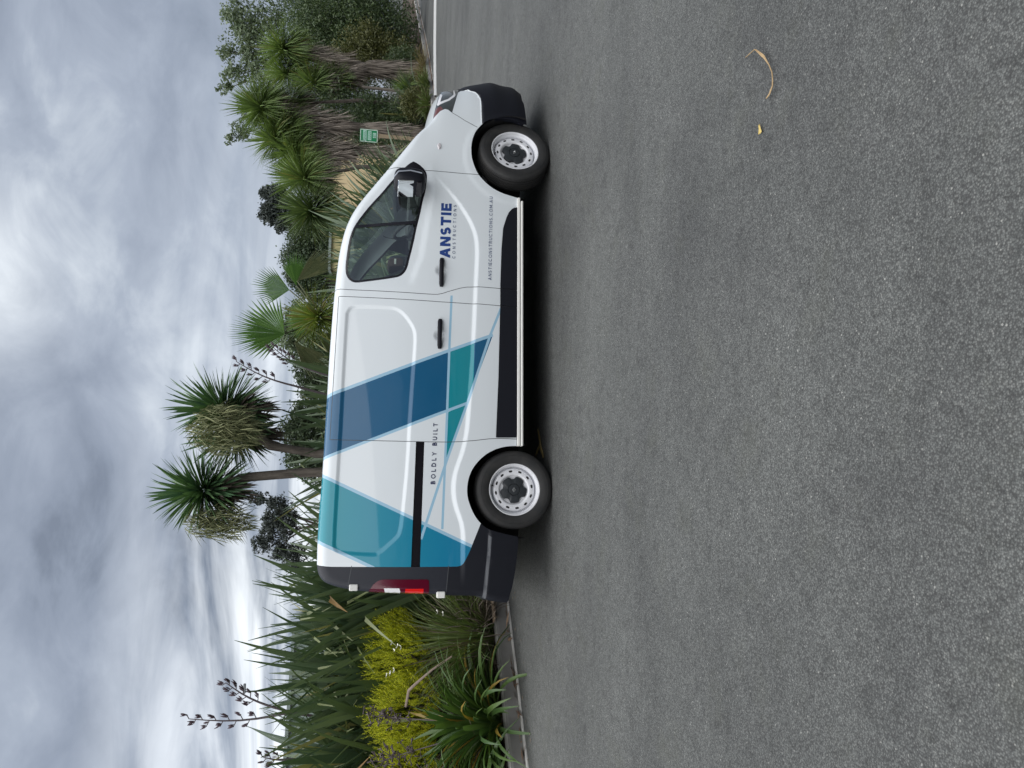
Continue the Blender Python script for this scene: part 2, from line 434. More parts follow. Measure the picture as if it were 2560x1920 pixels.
WIN = chaikin([(2.93,1.265),(2.912,1.227),(2.88,1.185),(2.848,1.157),(2.812,1.142),(2.76,1.142),(2.648,1.152),(2.574,1.171),(2.427,1.195),(2.317,1.220),(2.209,1.237),(2.101,1.258),(2.007,1.279),(1.943,1.291),(1.894,1.310),(1.858,1.342),(1.84,1.382),(1.818,1.508),(1.80,1.640),(1.788,1.726),(1.793,1.76),(1.815,1.794),(1.85,1.818),(1.9,1.829),(1.963,1.830),(2.049,1.823),(2.149,1.813),(2.235,1.797),(2.314,1.766),(2.408,1.709),(2.517,1.631),(2.634,1.533),(2.715,1.475),(2.789,1.415),(2.865,1.349),(2.914,1.296),(2.93,1.265)], 1)[:-1]
def inset(P, d):
    n = len(P); o = []
    ar = sum(P[i][0]*P[(i+1) % n][1]-P[(i+1) % n][0]*P[i][1] for i in range(n)); s_ = 1 if ar > 0 else -1
    for i in range(n):
        a, b, c = np.array(P[i-1]), np.array(P[i]), np.array(P[(i+1) % n])
        t = c-a; t = t/np.linalg.norm(t); o.append(tuple(b+np.array((-t[1], t[0]))*d*s_))
    return o
WIN_IN = inset(WIN, .020)
WBAR = [(2.290,1.79),(2.318,1.79),(2.372,1.20),(2.342,1.20)]
SAIL = [(2.735,1.50),(2.722,1.40),(2.706,1.31),(2.686,1.23),(2.655,1.187),(2.610,1.165),(2.612,1.10),(2.99,1.10),(2.99,1.50)]
FDOOR = [p for p in SEAM_DF]+[(2.84,1.99),(1.735,1.99)]+SEAM_B+[(1.759,.30),(2.70,.30)]
SDOOR = SEAM_SF[::-1]+SEAM_ST[1:]+SEAM_SR[1:]
HLIGHT = [(3.85,1.04),(3.752,1.029),(3.684,1.043),(3.588,1.06),(3.514,1.075),(3.438,1.089),(3.395,1.092),(3.435,1.06),(3.476,1.029),(3.502,.986),(3.496,.96),(3.468,.933),(3.459,.92),(3.517,.908),(3.58,.893),(3.668,.873),(3.762,.851),(3.85,.84),(4.1,.84),(4.1,1.04)]
DRL = [(3.79,1.015),(3.722,1.003),(3.607,1.026),(3.645,.955),(3.703,.909),(3.728,.897),(3.85,.895),(3.85,.880),(3.718,.880),(3.686,.892),(3.622,.943),(3.555,1.050),(3.585,1.056),(3.674,1.037),(3.74,1.024),(3.80,1.022)]
AMBER = [(3.516,1.071),(3.43,1.092),(3.40,1.09),(3.435,1.06),(3.476,1.029),(3.494,1.002),(3.544,1.022)]
FBUMP_W = [(3.459,.92),(3.517,.908),(3.58,.893),(3.668,.873),(3.762,.851),(3.794,.829),(3.803,.761),(3.775,.726),(3.74,.685),(3.70,.661),(3.658,.65),(3.596,.645),(3.488,.646),(3.356,.645),(3.25,.66),(3.312,.690),(3.379,.807),(3.422,.865)]
FBUMP_B = [(3.762,.851),(3.794,.829),(3.803,.761),(3.775,.726),(3.74,.685),(3.70,.661),(3.658,.65),(3.596,.645),(3.488,.646),(3.356,.645),(3.33,.60),(3.33,.18),(4.3,.18),(4.3,.84),(3.85,.84)]
PILLAR = [(-.618,2.05),(-.628,1.96),(-.634,1.90),(-.638,1.843),(-.639,1.146),(-.637,.82),(-.630,.79),(-.616,.773),(-.585,.754),(-.52,.722),(-.27,.622),(-.27,.18),(-1.1,.18),(-1.1,2.05)]
RBUMP = [(-.646,.891),(-.878,.911),(-1.1,.93),(-1.1,.18),(-.25,.18),(-.25,.615),(-.286,.629),(-.52,.722),(-.585,.754),(-.616,.773),(-.630,.79),(-.637,.82),(-.638,.891)]
SPL1 = [(-.63,1.678),(-.772,1.699),(-.90,1.706)]
SPL2 = [(-.63,.890),(-.878,.911),(-.95,.918)]
BSTR = [(-.40,.534),(-.521,.545),(-.861,.575),(-.95,.583),(-.95,.611),(-.861,.604),(-.52,.573),(-.38,.562)]
TAIL = [(-.95,1.56),(-.835,1.534),(-.778,1.498),(-.750,1.462),(-.740,1.43),(-.738,1.407),(-.739,1.066),(-.749,1.05),(-.84,1.048),(-.95,1.048)]
TAIL_W = [(-.809,1.412),(-.809,1.289),(-.835,1.279),(-.95,1.279),(-.95,1.404),(-.835,1.404)]
TAIL_R = [(-.813,1.239),(-.813,1.092),(-.95,1.092),(-.95,1.242)]
RAIL = [(.393,1.182),(.394,1.112),(-.639,1.125),(-.639,1.198)]
CLAD = [(2.548,.318),(2.542,.345),(2.527,.368),(2.49,.398),(2.444,.418),(2.338,.449),(2.144,.463),(1.828,.472),(1.642,.472),(.962,.485),(.439,.504),(.444,.318)]
# printed graphics
def ext(a, b, t0=0.0, t1=0.0):
    a = np.array(a); b = np.array(b); d = b-a; return tuple(a-d*t0), tuple(b+d*t1)
L1 = ext((.791,1.923), (1.330,.563), .1, .02); L2 = ext((.256,1.936), (.732,.752), .1, 0)
L3 = [(1.60,.460),(1.330,.563),(.732,.752),(.239,.921),(-.415,1.122)]
L4 = [(1.685,.903),(1.168,.916),(.646,.925),(.176,.936),(-.333,.948)]
L5 = ext((.104,1.945), (-.471,.706), .1, .2); L6 = ext((-.442,1.956), (-.637,1.522), .1, .1)
PALE = [strip(L1, .027), strip(L2, .024), strip(L3, .022), strip(L4, .020), strip(L5, .026), strip(L6, .026)]
BLUEP = [L1[0], L1[1], (.732,.752), L2[0]]
TRI = [(.646,.925), (.732,.752), (.239,.921), (.20,.935)]
REART = [L5[0], L5[1], (-.70,.55), (-.75,1.2), L6[1], L6[0]]
def half(P, z0, z1):   # band of the blue stripe between two heights
    return P
REGS = dict(win=WIN, win_in=WIN_IN, wbar=WBAR, sail=SAIL, fdoor=FDOOR, sdoor=SDOOR, hl=HLIGHT, drl=DRL, amber=AMBER, fbw=FBUMP_W, fbb=FBUMP_B,
            pillar=PILLAR, rbump=RBUMP, bstr=BSTR, tail=TAIL, tail_w=TAIL_W, tail_r=TAIL_R, rail=RAIL, clad=CLAD, blue=BLUEP, tri=TRI, reart=REART,
            swb=[(.5,.700),(1.5,.700),(1.5,.40),(.5,.40)], l4b=[(.3,.916),(1.4,.912),(1.4,.40),(.3,.40)])
SEAMS = [SEAM_B, SEAM_SF, SEAM_ST, SEAM_SR, SEAM_DF, SEAM_FB, SPL1, SPL2, [(3.25,.645),(3.356,.645),(3.488,.646),(3.596,.645),(3.658,.65),(3.70,.661),(3.74,.685)]]
SEAMP = [strip(s_, .0055) for s_ in SEAMS]

# ---- one constrained triangulation for the whole wall, every border a real edge
step = .022
pv = []; pe = []
def add_loop(P, closed=True, st=step):
    Q = resample(P, st, closed); o = len(pv); pv.extend(Q); n = len(Q)
    for i in range(n if closed else n-1): pe.append((o+i, o+(i+1) % n))
add_loop(OUTER)
for k_, P in REGS.items(): add_loop(P)
for P in SEAMP: add_loop(P, st=.03)
for P in PALE: add_loop(P, st=.03)
add_loop(RECESS); add_loop(inset(RECESS, .012)); add_loop(inset(RECESS, .025)); add_loop(inset(RECESS, .038))
OA = np.array(OUTER)
gx = np.arange(-.95, 4.1, step); gz = np.arange(.2, 1.99, step)
GX, GZ = np.meshgrid(gx, gz); GX = GX+(np.arange(GX.shape[0])[:, None] % 2)*step/2; gxr = GX.ravel(); gzr = GZ.ravel()
keep = inside(gxr, gzr, OA) & (seg_dist(gxr, gzr, OUTER, closed=True) > .008)
pv.extend(zip(gxr[keep], gzr[keep]))
# finer rows where the surface rolls over and along the swage
fx = np.arange(-.93, 2.85, .02); zsw = np.interp(fx, SWx, SWv)
for o_ in (-.025, -.0125, 0, .0125, .025): pv.extend(zip(fx, zsw+o_))
for o_ in (.0012, .003, .006, .010, .016, .026, .042, .06):
    for (a, b) in zip(PROFILE[:-1], PROFILE[1:]):
        n_ = np.array((b[1]-a[1], -(b[0]-a[0]))); l_ = np.linalg.norm(n_)
        if l_ > 1e-6: pv.append(tuple(np.array(a)+n_/l_*o_))
for (hx, hz) in ((1.912, 1.0), (1.32, 1.003)):
    for r_ in (.008, .016, .024, .032, .040, .048, .054, .058, .062):
        for k_ in range(32): pv.append((hx+r_*math.cos(k_*.19635), hz+r_*math.sin(k_*.19635)))
PV = np.array(pv)
kin = inside(PV[:,0], PV[:,1], OA) | (seg_dist(PV[:,0], PV[:,1], OUTER, closed=True) < .35)
res = delaunay_2d_cdt([Vector(p) for p in pv], pe, [], 0, 1e-5)
CV = np.array([(v.x, v.y) for v in res[0]]); CF = np.array([f for f in res[2] if len(f) == 3])
cen = CV[CF].mean(1); cx, cz = cen[:,0], cen[:,1]
ok = inside(cx, cz, OA)
a_, b_, c_ = CV[CF[:,0]], CV[CF[:,1]], CV[CF[:,2]]
ok &= np.abs((b_[:,0]-a_[:,0])*(c_[:,1]-a_[:,1])-(b_[:,1]-a_[:,1])*(c_[:,0]-a_[:,0])) > 1e-9
CF = CF[ok]; cx = cx[ok]; cz = cz[ok]
IN = {k_: inside(cx, cz, P) for k_, P in REGS.items()}
INS = np.zeros(len(cx), bool)
for P in SEAMP: INS |= inside(cx, cz, P)
INP = np.zeros(len(cx), bool)
for P in PALE: INP |= inside(cx, cz, P)
CY = ysurf(CV[:,0], CV[:,1]); e_ = 1e-3
DYX = (ysurf(CV[:,0]+e_, CV[:,1], False)-ysurf(CV[:,0]-e_, CV[:,1], False))/(2*e_)
DYZ = (ysurf(CV[:,0], CV[:,1]+e_, False)-ysurf(CV[:,0], CV[:,1]-e_, False))/(2*e_)
# the rolled edge: slope known exactly from the distance to the profile
PN = np.zeros((len(PROF), 2)); tt = np.gradient(PROF, axis=0); tt /= np.linalg.norm(tt, axis=1)[:, None]+1e-12; PN[:,0] = tt[:,1]; PN[:,1] = -tt[:,0]
for _ in range(6): PN[1:-1] = .25*PN[:-2]+.5*PN[1:-1]+.25*PN[2:]
PN /= np.linalg.norm(PN, axis=1)[:, None]
dd_, rr_q = seg_dist(CV[:,0], CV[:,1], PROFILE, RADP)
near = np.where(dd_ < rr_q)[0]
fine = np.array(resample(PROFILE, .004)); fpar = np.concatenate([[0], np.cumsum(np.linalg.norm(np.diff(fine, axis=0), axis=1))]); ppar = np.concatenate([[0], np.cumsum(np.linalg.norm(np.diff(PROF, axis=0), axis=1))])
fn = np.stack([np.interp(fpar, ppar, PN[:,0]), np.interp(fpar, ppar, PN[:,1])], 1)
for i in near:
    k_ = int(np.argmin((fine[:,0]-CV[i,0])**2+(fine[:,1]-CV[i,1])**2)); r_ = rr_q[i]; q = r_-dd_[i]
    sl = min(12.0, q/math.sqrt(max(r_*r_-q*q, 1e-8))); DYX[i] = np.clip(DYX[i], -2, 2)+sl*fn[k_,0]; DYZ[i] = np.clip(DYZ[i], -2, 2)+sl*fn[k_,1]
DYX = np.clip(DYX, -14, 14); DYZ = np.clip(DYZ, -14, 14)
# livery material per face
lv = np.zeros(len(cx), int)   # 0 white 1 navy 2 teal 3 teal2 4 pale
below4 = IN['l4b']; belowS = IN['swb']
lv[IN['blue']] = 1; lv[IN['blue'] & below4 & ~belowS] = 2
lv[IN['tri']] = 2; lv[IN['reart']] = 3
lv[INP] = 4
LIV = [M['white'], M['navy'], M['teal'], M['teal2'], M['pale']]

def side_piece(name, mask, mats, mi, side, parent, off=0.0, shift=None):
    """the masked faces of the wall as an own mesh on one side of the van (side +1 right, -1 left)"""
    idx = np.where(mask)[0]
    if len(idx) == 0: return None
    F_ = CF[idx]; u_, inv = np.unique(F_, return_inverse=True); F2 = inv.reshape(F_.shape)
    V_ = np.stack([CV[u_,0], -side*(CY[u_]+off), CV[u_,1]], 1)
    a, b, c = V_[F2[:,0]], V_[F2[:,1]], V_[F2[:,2]]
    nn = np.cross(b-a, c-a)[:,1]*(-side); flip = nn < 0
    F2[flip] = F2[flip][:, ::-1]
    me = mesh_from(name, V_, F2, mats, mi[idx] if not isinstance(mi, int) else np.full(len(idx), mi), True)
    nr = np.stack([-DYX[u_], np.full(len(u_), -side*1.0), -DYZ[u_]], 1); nr /= np.linalg.norm(nr, axis=1)[:, None]
    me.normals_split_custom_set_from_vertices([tuple(n_) for n_ in nr])
    return link(name, me, parent)

hole = IN['win']
seam = INS & ~hole
used = seam | hole
def take(m):
    global used
    r_ = m & ~used; used = used | r_; return r_
m_tail = take(IN['tail']); m_rail = take(IN['rail'] & ~IN['pillar']); m_hl = take(IN['hl'] & (cx > 3.38)); m_fbw = take(IN['fbw']); m_fbb = take(IN['fbb'])
m_rb = take(IN['rbump']); m_pil = take(IN['pillar']); m_clad = take(IN['clad']); m_sd = take(IN['sdoor']); m_fd = take(IN['fdoor'])
m_body = ~used
BODY = None
for side in (1, -1):
    mats = LIV+[M['seam'], M['wrap']]
    mi = lv.copy(); mi[seam] = 5
    bodypart = side_piece('body_side', m_body | seam, mats, mi, side, VAN)
    # seams sit a little deeper
    if side == 1: BODY = bodypart
    fd = side_piece('front_door', m_fd, LIV, lv, side, VAN)
    sdr = side_piece('sliding_door', m_sd, LIV, lv, side, VAN)
    side_piece('rear_corner_panel', m_pil, M['wrap'], 0, side, VAN)
    rbm = np.where(IN['bstr'], 1, 0)
    rb_ = side_piece('rear_bumper_corner', m_rb, [M['blackp'], plain('bumper_ledge_lit', (.05,.055,.065), .5)], rbm, side, VAN)  # ledge strip coloured lighter, for the light its upward face catches
    side_piece('sliding_rail_cover', m_rail, M['gloss'], 0, side, VAN, -.010)
    side_piece('front_bumper_cover', m_fbw, M['white'], 0, side, VAN)
    side_piece('front_bumper_skirt', m_fbb, M['blackp'], 0, side, VAN)
    cl_ = side_piece('side_cladding', m_clad, M['blackp'], 0, side, VAN, .010)
    tm = np.where(IN['tail_w'], 1, np.where(IN['tail_r'], 2, 0))
    tl = side_piece('tail_light', m_tail, [M['dred'], M['wlens'], M['red']], tm, side, VAN, .004)
    hm = np.where(IN['amber'], 2, np.where(IN['drl'], 1, 0))
    hl = side_piece('headlight', m_hl, [M['hl'], M['wlens'], M['amber']], hm, side, VAN, -.004)
    # window: rubber frame, divider and sail corner, two panes
    fr_m = hole & ~IN['win_in']; in_m = hole & IN['win_in']
    fr = side_piece('window_frame', fr_m | (in_m & (IN['wbar'] | IN['sail'])), M['gloss'], 0, side, fd, .001)
    glm = in_m & ~IN['wbar'] & ~IN['sail']
    side_piece('window_pane', glm & (cx < 2.33), M['glass'], 0, side, fd, -.008)
    side_piece('quarter_pane', glm & (cx >= 2.33), M['glass'], 0, side, fd, -.008)

def yat(x, z): return float(ysurf(np.array([x]), np.array([z]))[0])
# inner lips of the wheel arches and lower edges, so that the sheet has thickness
for A in (ARCH_R, ARCH_F):
    for side in (1, -1):
        b = MB(); y = ysurf(np.array([p[0] for p in A]), np.array([p[1] for p in A]))
        V_ = []
        for (p, yy) in zip(A, y): V_ += [(p[0], -side*yy, p[1]), (p[0], -side*(yy-.05), p[1])]
        b.add(V_, [(2*i, 2*i+1, 2*i+3, 2*i+2) for i in range(len(A)-1)])
        b.build('arch_lip', M['blackp'], VAN, True)

# ---- cap over the profile: roof, windscreen, bonnet, rear end
prof = [p for p in PROFILE]
py_ = ysurf(np.array([p[0] for p in prof]), np.array([p[1] for p in prof]))
def cap(name, sel, mats, matfn, crown, parent=VAN, nx=18):
    P = [(prof[i], py_[i]) for i in sel]
    V_ = []; Fc = []; fm = []
    for k_, ((x, z), ye) in enumerate(P):
        i = sel[k_]; a = prof[max(i-1, 0)]; c = prof[min(i+1, len(prof)-1)]
        t = np.array((c[0]-a[0], c[1]-a[1])); t = t/np.linalg.norm(t); n = np.array((-t[1], t[0]))
        cr_ = crown(x, z)
        for j in range(nx+1):
            s_ = -1+2*j/nx; bl = (1-abs(s_)**2.4)*cr_
            V_.append((x+n[0]*bl, s_*ye, z+n[1]*bl))
    for k_ in range(len(P)-1):
        for j in range(nx):
            Fc.append((k_*(nx+1)+j, k_*(nx+1)+j+1, (k_+1)*(nx+1)+j+1, (k_+1)*(nx+1)+j))
            fm.append(matfn(P[k_][0], -1+(2*j+1)/nx))
    me = mesh_from(name, V_, Fc, mats, fm, True)
    bm = bmesh.new(); bm.from_mesh(me)
    for f in bm.faces: pass
    bmesh.ops.recalc_face_normals(bm, faces=bm.faces[:]); bm.to_mesh(me); bm.free()
    return link(name, me, parent)
idx_all = list(range(len(prof)))
i_roof = [i for i in idx_all if prof[i][0] < 2.12 and prof[i][1] > 1.86]
i_ws = [i for i in idx_all if 2.08 < prof[i][0] < 3.10]
i_bon = [i for i in idx_all if 3.06 < prof[i][0]]
i_rear = [i for i in idx_all if prof[i][1] < 1.89 and prof[i][0] < -.7]
roof = cap('roof', i_roof, [M['white']], lambda p, s_: 0, lambda x, z: .022)
ws = cap('windscreen', i_ws, [M['white'], M['glass']], lambda p, s_: 1 if abs(s_) < .9 and 2.16 < p[0] < 3.02 else 0, lambda x, z: .05*min(1, (x-2.0)/.4))
bon = cap('bonnet', i_bon, [M['white'], M['blackp']], lambda p, s_: 1 if p[0] < 3.12 and abs(s_) < .8 else 0, lambda x, z: .085*min(1, (x-2.9)/.4))
rear = cap('rear_doors', i_rear, [M['wrap'], M['gloss'], M['blackp']], lambda p, s_: 2 if p[1] < .6 else (1 if 1.05 < p[1] < 1.7 and .08 < abs(s_) < .82 else 0), lambda x, z: .03)
# nose between the two side walls
V_ = []; Fc = []; fm = []; zr = np.linspace(.235, 1.012, 40); nx = 16
for z in zr:
    xe = float(xend(z)) if z < 1.0 else float(xend(1.0))-.03; ye = yat(xe-.001, z); a = float(np.interp(z, XFz, XFv))-2.9; y0 = float(np.interp(z, YBz, YBv))
    for j in range(nx+1):
        s_ = -1+2*j/nx; yy = s_*ye; xx = 2.9+a*(1-(abs(yy)/y0)**2.8)**(1/2.8)
        xx = xe+(xx-(2.9+a*(1-(ye/y0)**2.8)**(1/2.8))) - (.03 if z > 1.0 else 0)
        V_.append((xx, yy, z))
for i in range(len(zr)-1):
    for j in range(nx):
        Fc.append((i*(nx+1)+j, i*(nx+1)+j+1, (i+1)*(nx+1)+j+1, (i+1)*(nx+1)+j)); fm.append(1 if zr[i] < .66 or .80 < zr[i] < .93 else 0)
me = mesh_from('front_grille', V_, Fc, [M['white'], M['blackp']], fm, True)
bm = bmesh.new(); bm.from_mesh(me); bmesh.ops.recalc_face_normals(bm, faces=bm.faces[:]); bm.to_mesh(me); bm.free()
link('front_grille', me, VAN)

# ---- sills, underbody, wheel wells
for s_ in (1, -1):
    b = MB(); b.box((1.505, -s_*.945, .305), (2.27, .06, .026), bev=.006)
    b.box((1.505, -s_*.925, .300), (2.24, .05, .010)); b.build('sill', M['sillw'], VAN)
    b = MB(); b.box((1.490, -s_*.940, .276), (2.24, .075, .022), bev=.008); b.build('side_step', M['sillw'], VAN)
b = MB()
b.box((1.5, 0, .36), (2.2, 1.78, .16)); b.box((-.62, 0, .46), (.42, 1.66, .14)); b.box((3.72, 0, .35), (.45, 1.1, .16))
b.box((1.5, 0, .27), (4.2, .9, .10)); b.box((0, 0, .48), (.9, 1.16, .3)); b.box((3.05, 0, .5), (.95, 1.16, .4))
b.build('underbody', M['dark'], VAN)
for (x0, xr_, zt) in ((-.01, .395, .76), (3.05, .40, .76)):
    for s_ in (1, -1):
        n = 24; V_ = []; b = MB()
        for i in range(n+1):
            an = math.pi*(-.08+1.16*i/n)
            x = x0+xr_*1.03*math.cos(an); z = .335+.42*math.sin(an)
            V_ += [(x, -s_*.935, z), (x, -s_*.55, z)]
        V_.append((x0, -s_*.55, .2)); m_ = n+1
        b.add(V_, [(2*i, 2*i+1, 2*i+3, 2*i+2) for i in range(n)]+[(2*i+1, 2*i+3, 2*m_) for i in range(n)])
        b.build('wheel_well', M['dark'], VAN)
# ---- rear details
for s_ in (1, -1):
    for (x, z) in ((-.803, 1.656), (-.862, .950)):
        b = MB(); b.box((x, -s_*(yat(x+.02, z)-.012), z), (.052, .06, .070), bev=.008); b.build('door_hinge', M['sillw'], VAN)
    b = MB(); b.prism([(-.85,.585),(-.935,.470),(-.93,.455),(-.86,.455)], -s_*.86, -s_*.60); b.build('bumper_reflector', M['step'], VAN)
b = MB(); b.box((-.90, 0, .50), (.06, 1.5, .18), bev=.02); b.build('rear_bumper', M['blackp'], VAN)
# ---- door handles
for s_ in (1, -1):
    for (par, x0, x1, z) in ((fd, 1.764, 2.020, .995), (sdr, 1.205, 1.464, 1.000)):
        b = MB(); xm = (x0+x1)/2; yy = yat(x0+.02, z)
        pts = []
        for i in range(13):
            t = i/12; x = x0+(x1-x0)*t
            pts.append((x, -s_*(yy+.012+.016*math.sin(math.pi*min(1, max(0, t)))), z+.002*math.sin(3*t)))
        V_ = []; Fc = []
        for i, p in enumerate(pts):
            hz = .020 if 0 < i < 12 else .015; hy = .012 if 0 < i < 12 else .008
            for (dy, dz_) in ((-hy,-hz*.7),(-hy*.4,-hz),(hy*.5,-hz*.9),(hy,-hz*.4),(hy,hz*.4),(hy*.5,hz*.9),(-hy*.4,hz),(-hy,hz*.7)):
                V_.append((p[0], p[1]-s_*dy, p[2]+dz_))
        for i in range(12):
            for k_ in range(8): Fc.append((i*8+k_, i*8+(k_+1) % 8, (i+1)*8+(k_+1) % 8, (i+1)*8+k_))
        Fc += [tuple(range(8)), tuple(12*8+k_ for k_ in range(8))]
        b.add(V_, Fc)
        for xx in (x0+.012, x1-.012): b.box((xx, -s_*(yy+.006), z), (.03, .03, .032), bev=.006)
        b.build('door_handle', M['blackp'], VAN, True)
    b = MB(); V_ = []
    n = 20; x0, z0 = 3.090, 1.036
    yy = yat(x0, z0)
    V_ = [(x0+.032*math.cos(2*math.pi*k_/n), -s_*(yat(x0+.032*math.cos(2*math.pi*k_/n), z0)+.002), z0+.018*math.sin(2*math.pi*k_/n)) for k_ in range(n)]
    V2 = [(x0+.022*math.cos(2*math.pi*k_/n), -s_*(yat(x0+.022*math.cos(2*math.pi*k_/n), z0)+.011), z0+.011*math.sin(2*math.pi*k_/n)) for k_ in range(n)]
    b.add(V_+V2, [(k_, (k_+1) % n, n+(k_+1) % n, n+k_) for k_ in range(n)]+[tuple(range(n, 2*n))])
    b.build('side_repeater', plain('repeater_lens', (.55,.52,.54), .15, coat=1), VAN, True)

# ---- mirrors (housing shell + glass facing back)
def superbox(b, c, sz, M_, n=12, e=3.5):
    V_ = []; Fc = []
    for i in range(n+1):
        th = -math.pi/2+math.pi*i/n
        for j in range(2*n):
            ph = math.pi*j/n
            f = lambda v: math.copysign(abs(v)**(2/e), v)
            p = Vector((f(math.cos(th))*f(math.cos(ph))*sz[0]/2, f(math.cos(th))*f(math.sin(ph))*sz[1]/2, f(math.sin(th))*sz[2]/2))
            V_.append(M_ @ p+Vector(c))
    for i in range(n):
        for j in range(2*n): Fc.append((i*2*n+j, i*2*n+(j+1) % (2*n), (i+1)*2*n+(j+1) % (2*n), (i+1)*2*n+j))
    b.add(V_, Fc)
for s_ in (1, -1):
    Rm = Matrix.Rotation(R(20)*s_, 3, 'Z')
    b = MB(); superbox(b, (2.655, -s_*1.09, 1.300), (.17, .235, .275), Rm)
    mr = b.build('wing_mirror', M['gloss'] if False else M['blackp'], VAN, True)
    b = MB(); b.tube([(2.745, -s_*.965, 1.175), (2.70, -s_*1.0, 1.178), (2.665, -s_*1.05, 1.19)], [.03, .028, .035]); b.build('mirror_arm', M['blackp'], mr, True)
    Rg = Matrix.Rotation(R(25)*s_, 3, 'Z') @ Matrix.Rotation(R(-4), 3, 'Y')
    b = MB(); b.box((2.576, -s_*1.119, 1.335), (.012, .185, .135), Rg, bev=.005); b.build('mirror_glass', M['mirror'], mr)
    b = MB(); b.box((2.577, -s_*1.117, 1.222), (.012, .175, .045), Rm, bev=.005); b.build('wide_angle_glass', M['gloss'], mr)
    b = MB()
    for pl in ([(2.742,1.415),(2.735,1.22)],):
        b.tube([(2.690, -s_*1.205, 1.20), (2.705, -s_*1.208, 1.30), (2.690, -s_*1.205, 1.40), (2.66, -s_*1.16, 1.435)], .006)
    b.build('mirror_trim', M['step'], mr, True)

# ---- cabin
b = MB(); b.box((1.60, 0, 1.15), (.03, 1.62, 1.35)); b.build('bulkhead', M['trim'], VAN)
b = MB(); b.box((2.3, 0, .60), (1.5, 1.6, .05)); b.build('cabin_floor', M['trim'], VAN)
b = MB(); b.box((2.86, 0, 1.06), (.46, 1.62, .34), bev=.08); b.box((2.74, -.40, 1.22), (.22, .40, .14), bev=.05); b.box((2.70, .05, 1.10), (.2, .45, .36), bev=.05)
b.build('dashboard', M['trim'], VAN, True)
b = MB()
n = 28; pts = []
Rw = Matrix.Rotation(R(-28), 4, 'Y')
for k_ in range(n+1):
    a = 2*math.pi*k_/n; p = Rw @ Vector((0, .19*math.cos(a), .19*math.sin(a))); pts.append((2.50+p.x, -.40+p.y, 1.24+p.z))
b.tube(pts, .016, 8, False)
for a in (R(-90), R(10), R(170)):
    p = Rw @ Vector((0, .19*math.cos(a), .19*math.sin(a))); b.tube([(2.515, -.40, 1.24), (2.50+p.x, -.40+p.y, 1.24+p.z)], .018)
b.tube([(2.50, -.40, 1.24), (2.75, -.40, 1.10)], .035); b.build('steering_wheel', M['trim'], VAN, True)
for (y, br) in ((-.45, True), (.02, False), (.45, False)):
    b = MB(); Rs = Matrix.Rotation(R(-8), 3, 'Y')
    b.box((2.26, y, .74), (.48, .44, .14), bev=.05); b.box((2.03, y, 1.02), (.13, .44, .56), Rs, bev=.05)
    st = b.build('seat', M['seatc'], VAN, True)
    b = MB(); b.box((2.095 if br else 2.02, y, 1.387), (.095, .25, .15), Rs, bev=.035); hd = b.build('headrest', M['seatb'] if br else M['seatc'], st, True)
    if br:
        b = MB(); b.box((2.095, y-.128, 1.395), (.05, .003, .018)); b.build('seat_tag', M['sillw'], st)
    for dy in (-.06, .06):
        b = MB(); b.tube([(2.06, y+dy, 1.22), (2.075, y+dy, 1.34)], .007); b.build('headrest_post', M['chrome'], st)
# seat belt from the pillar across to the buckle
b = MB()
b.add([(1.75,-.80,1.72),(1.75,-.80,1.68),(2.02,-.62,1.26),(2.02,-.62,1.31)], [(0,1,2,3)]); b.build('seat_belt', M['seatc'], VAN)

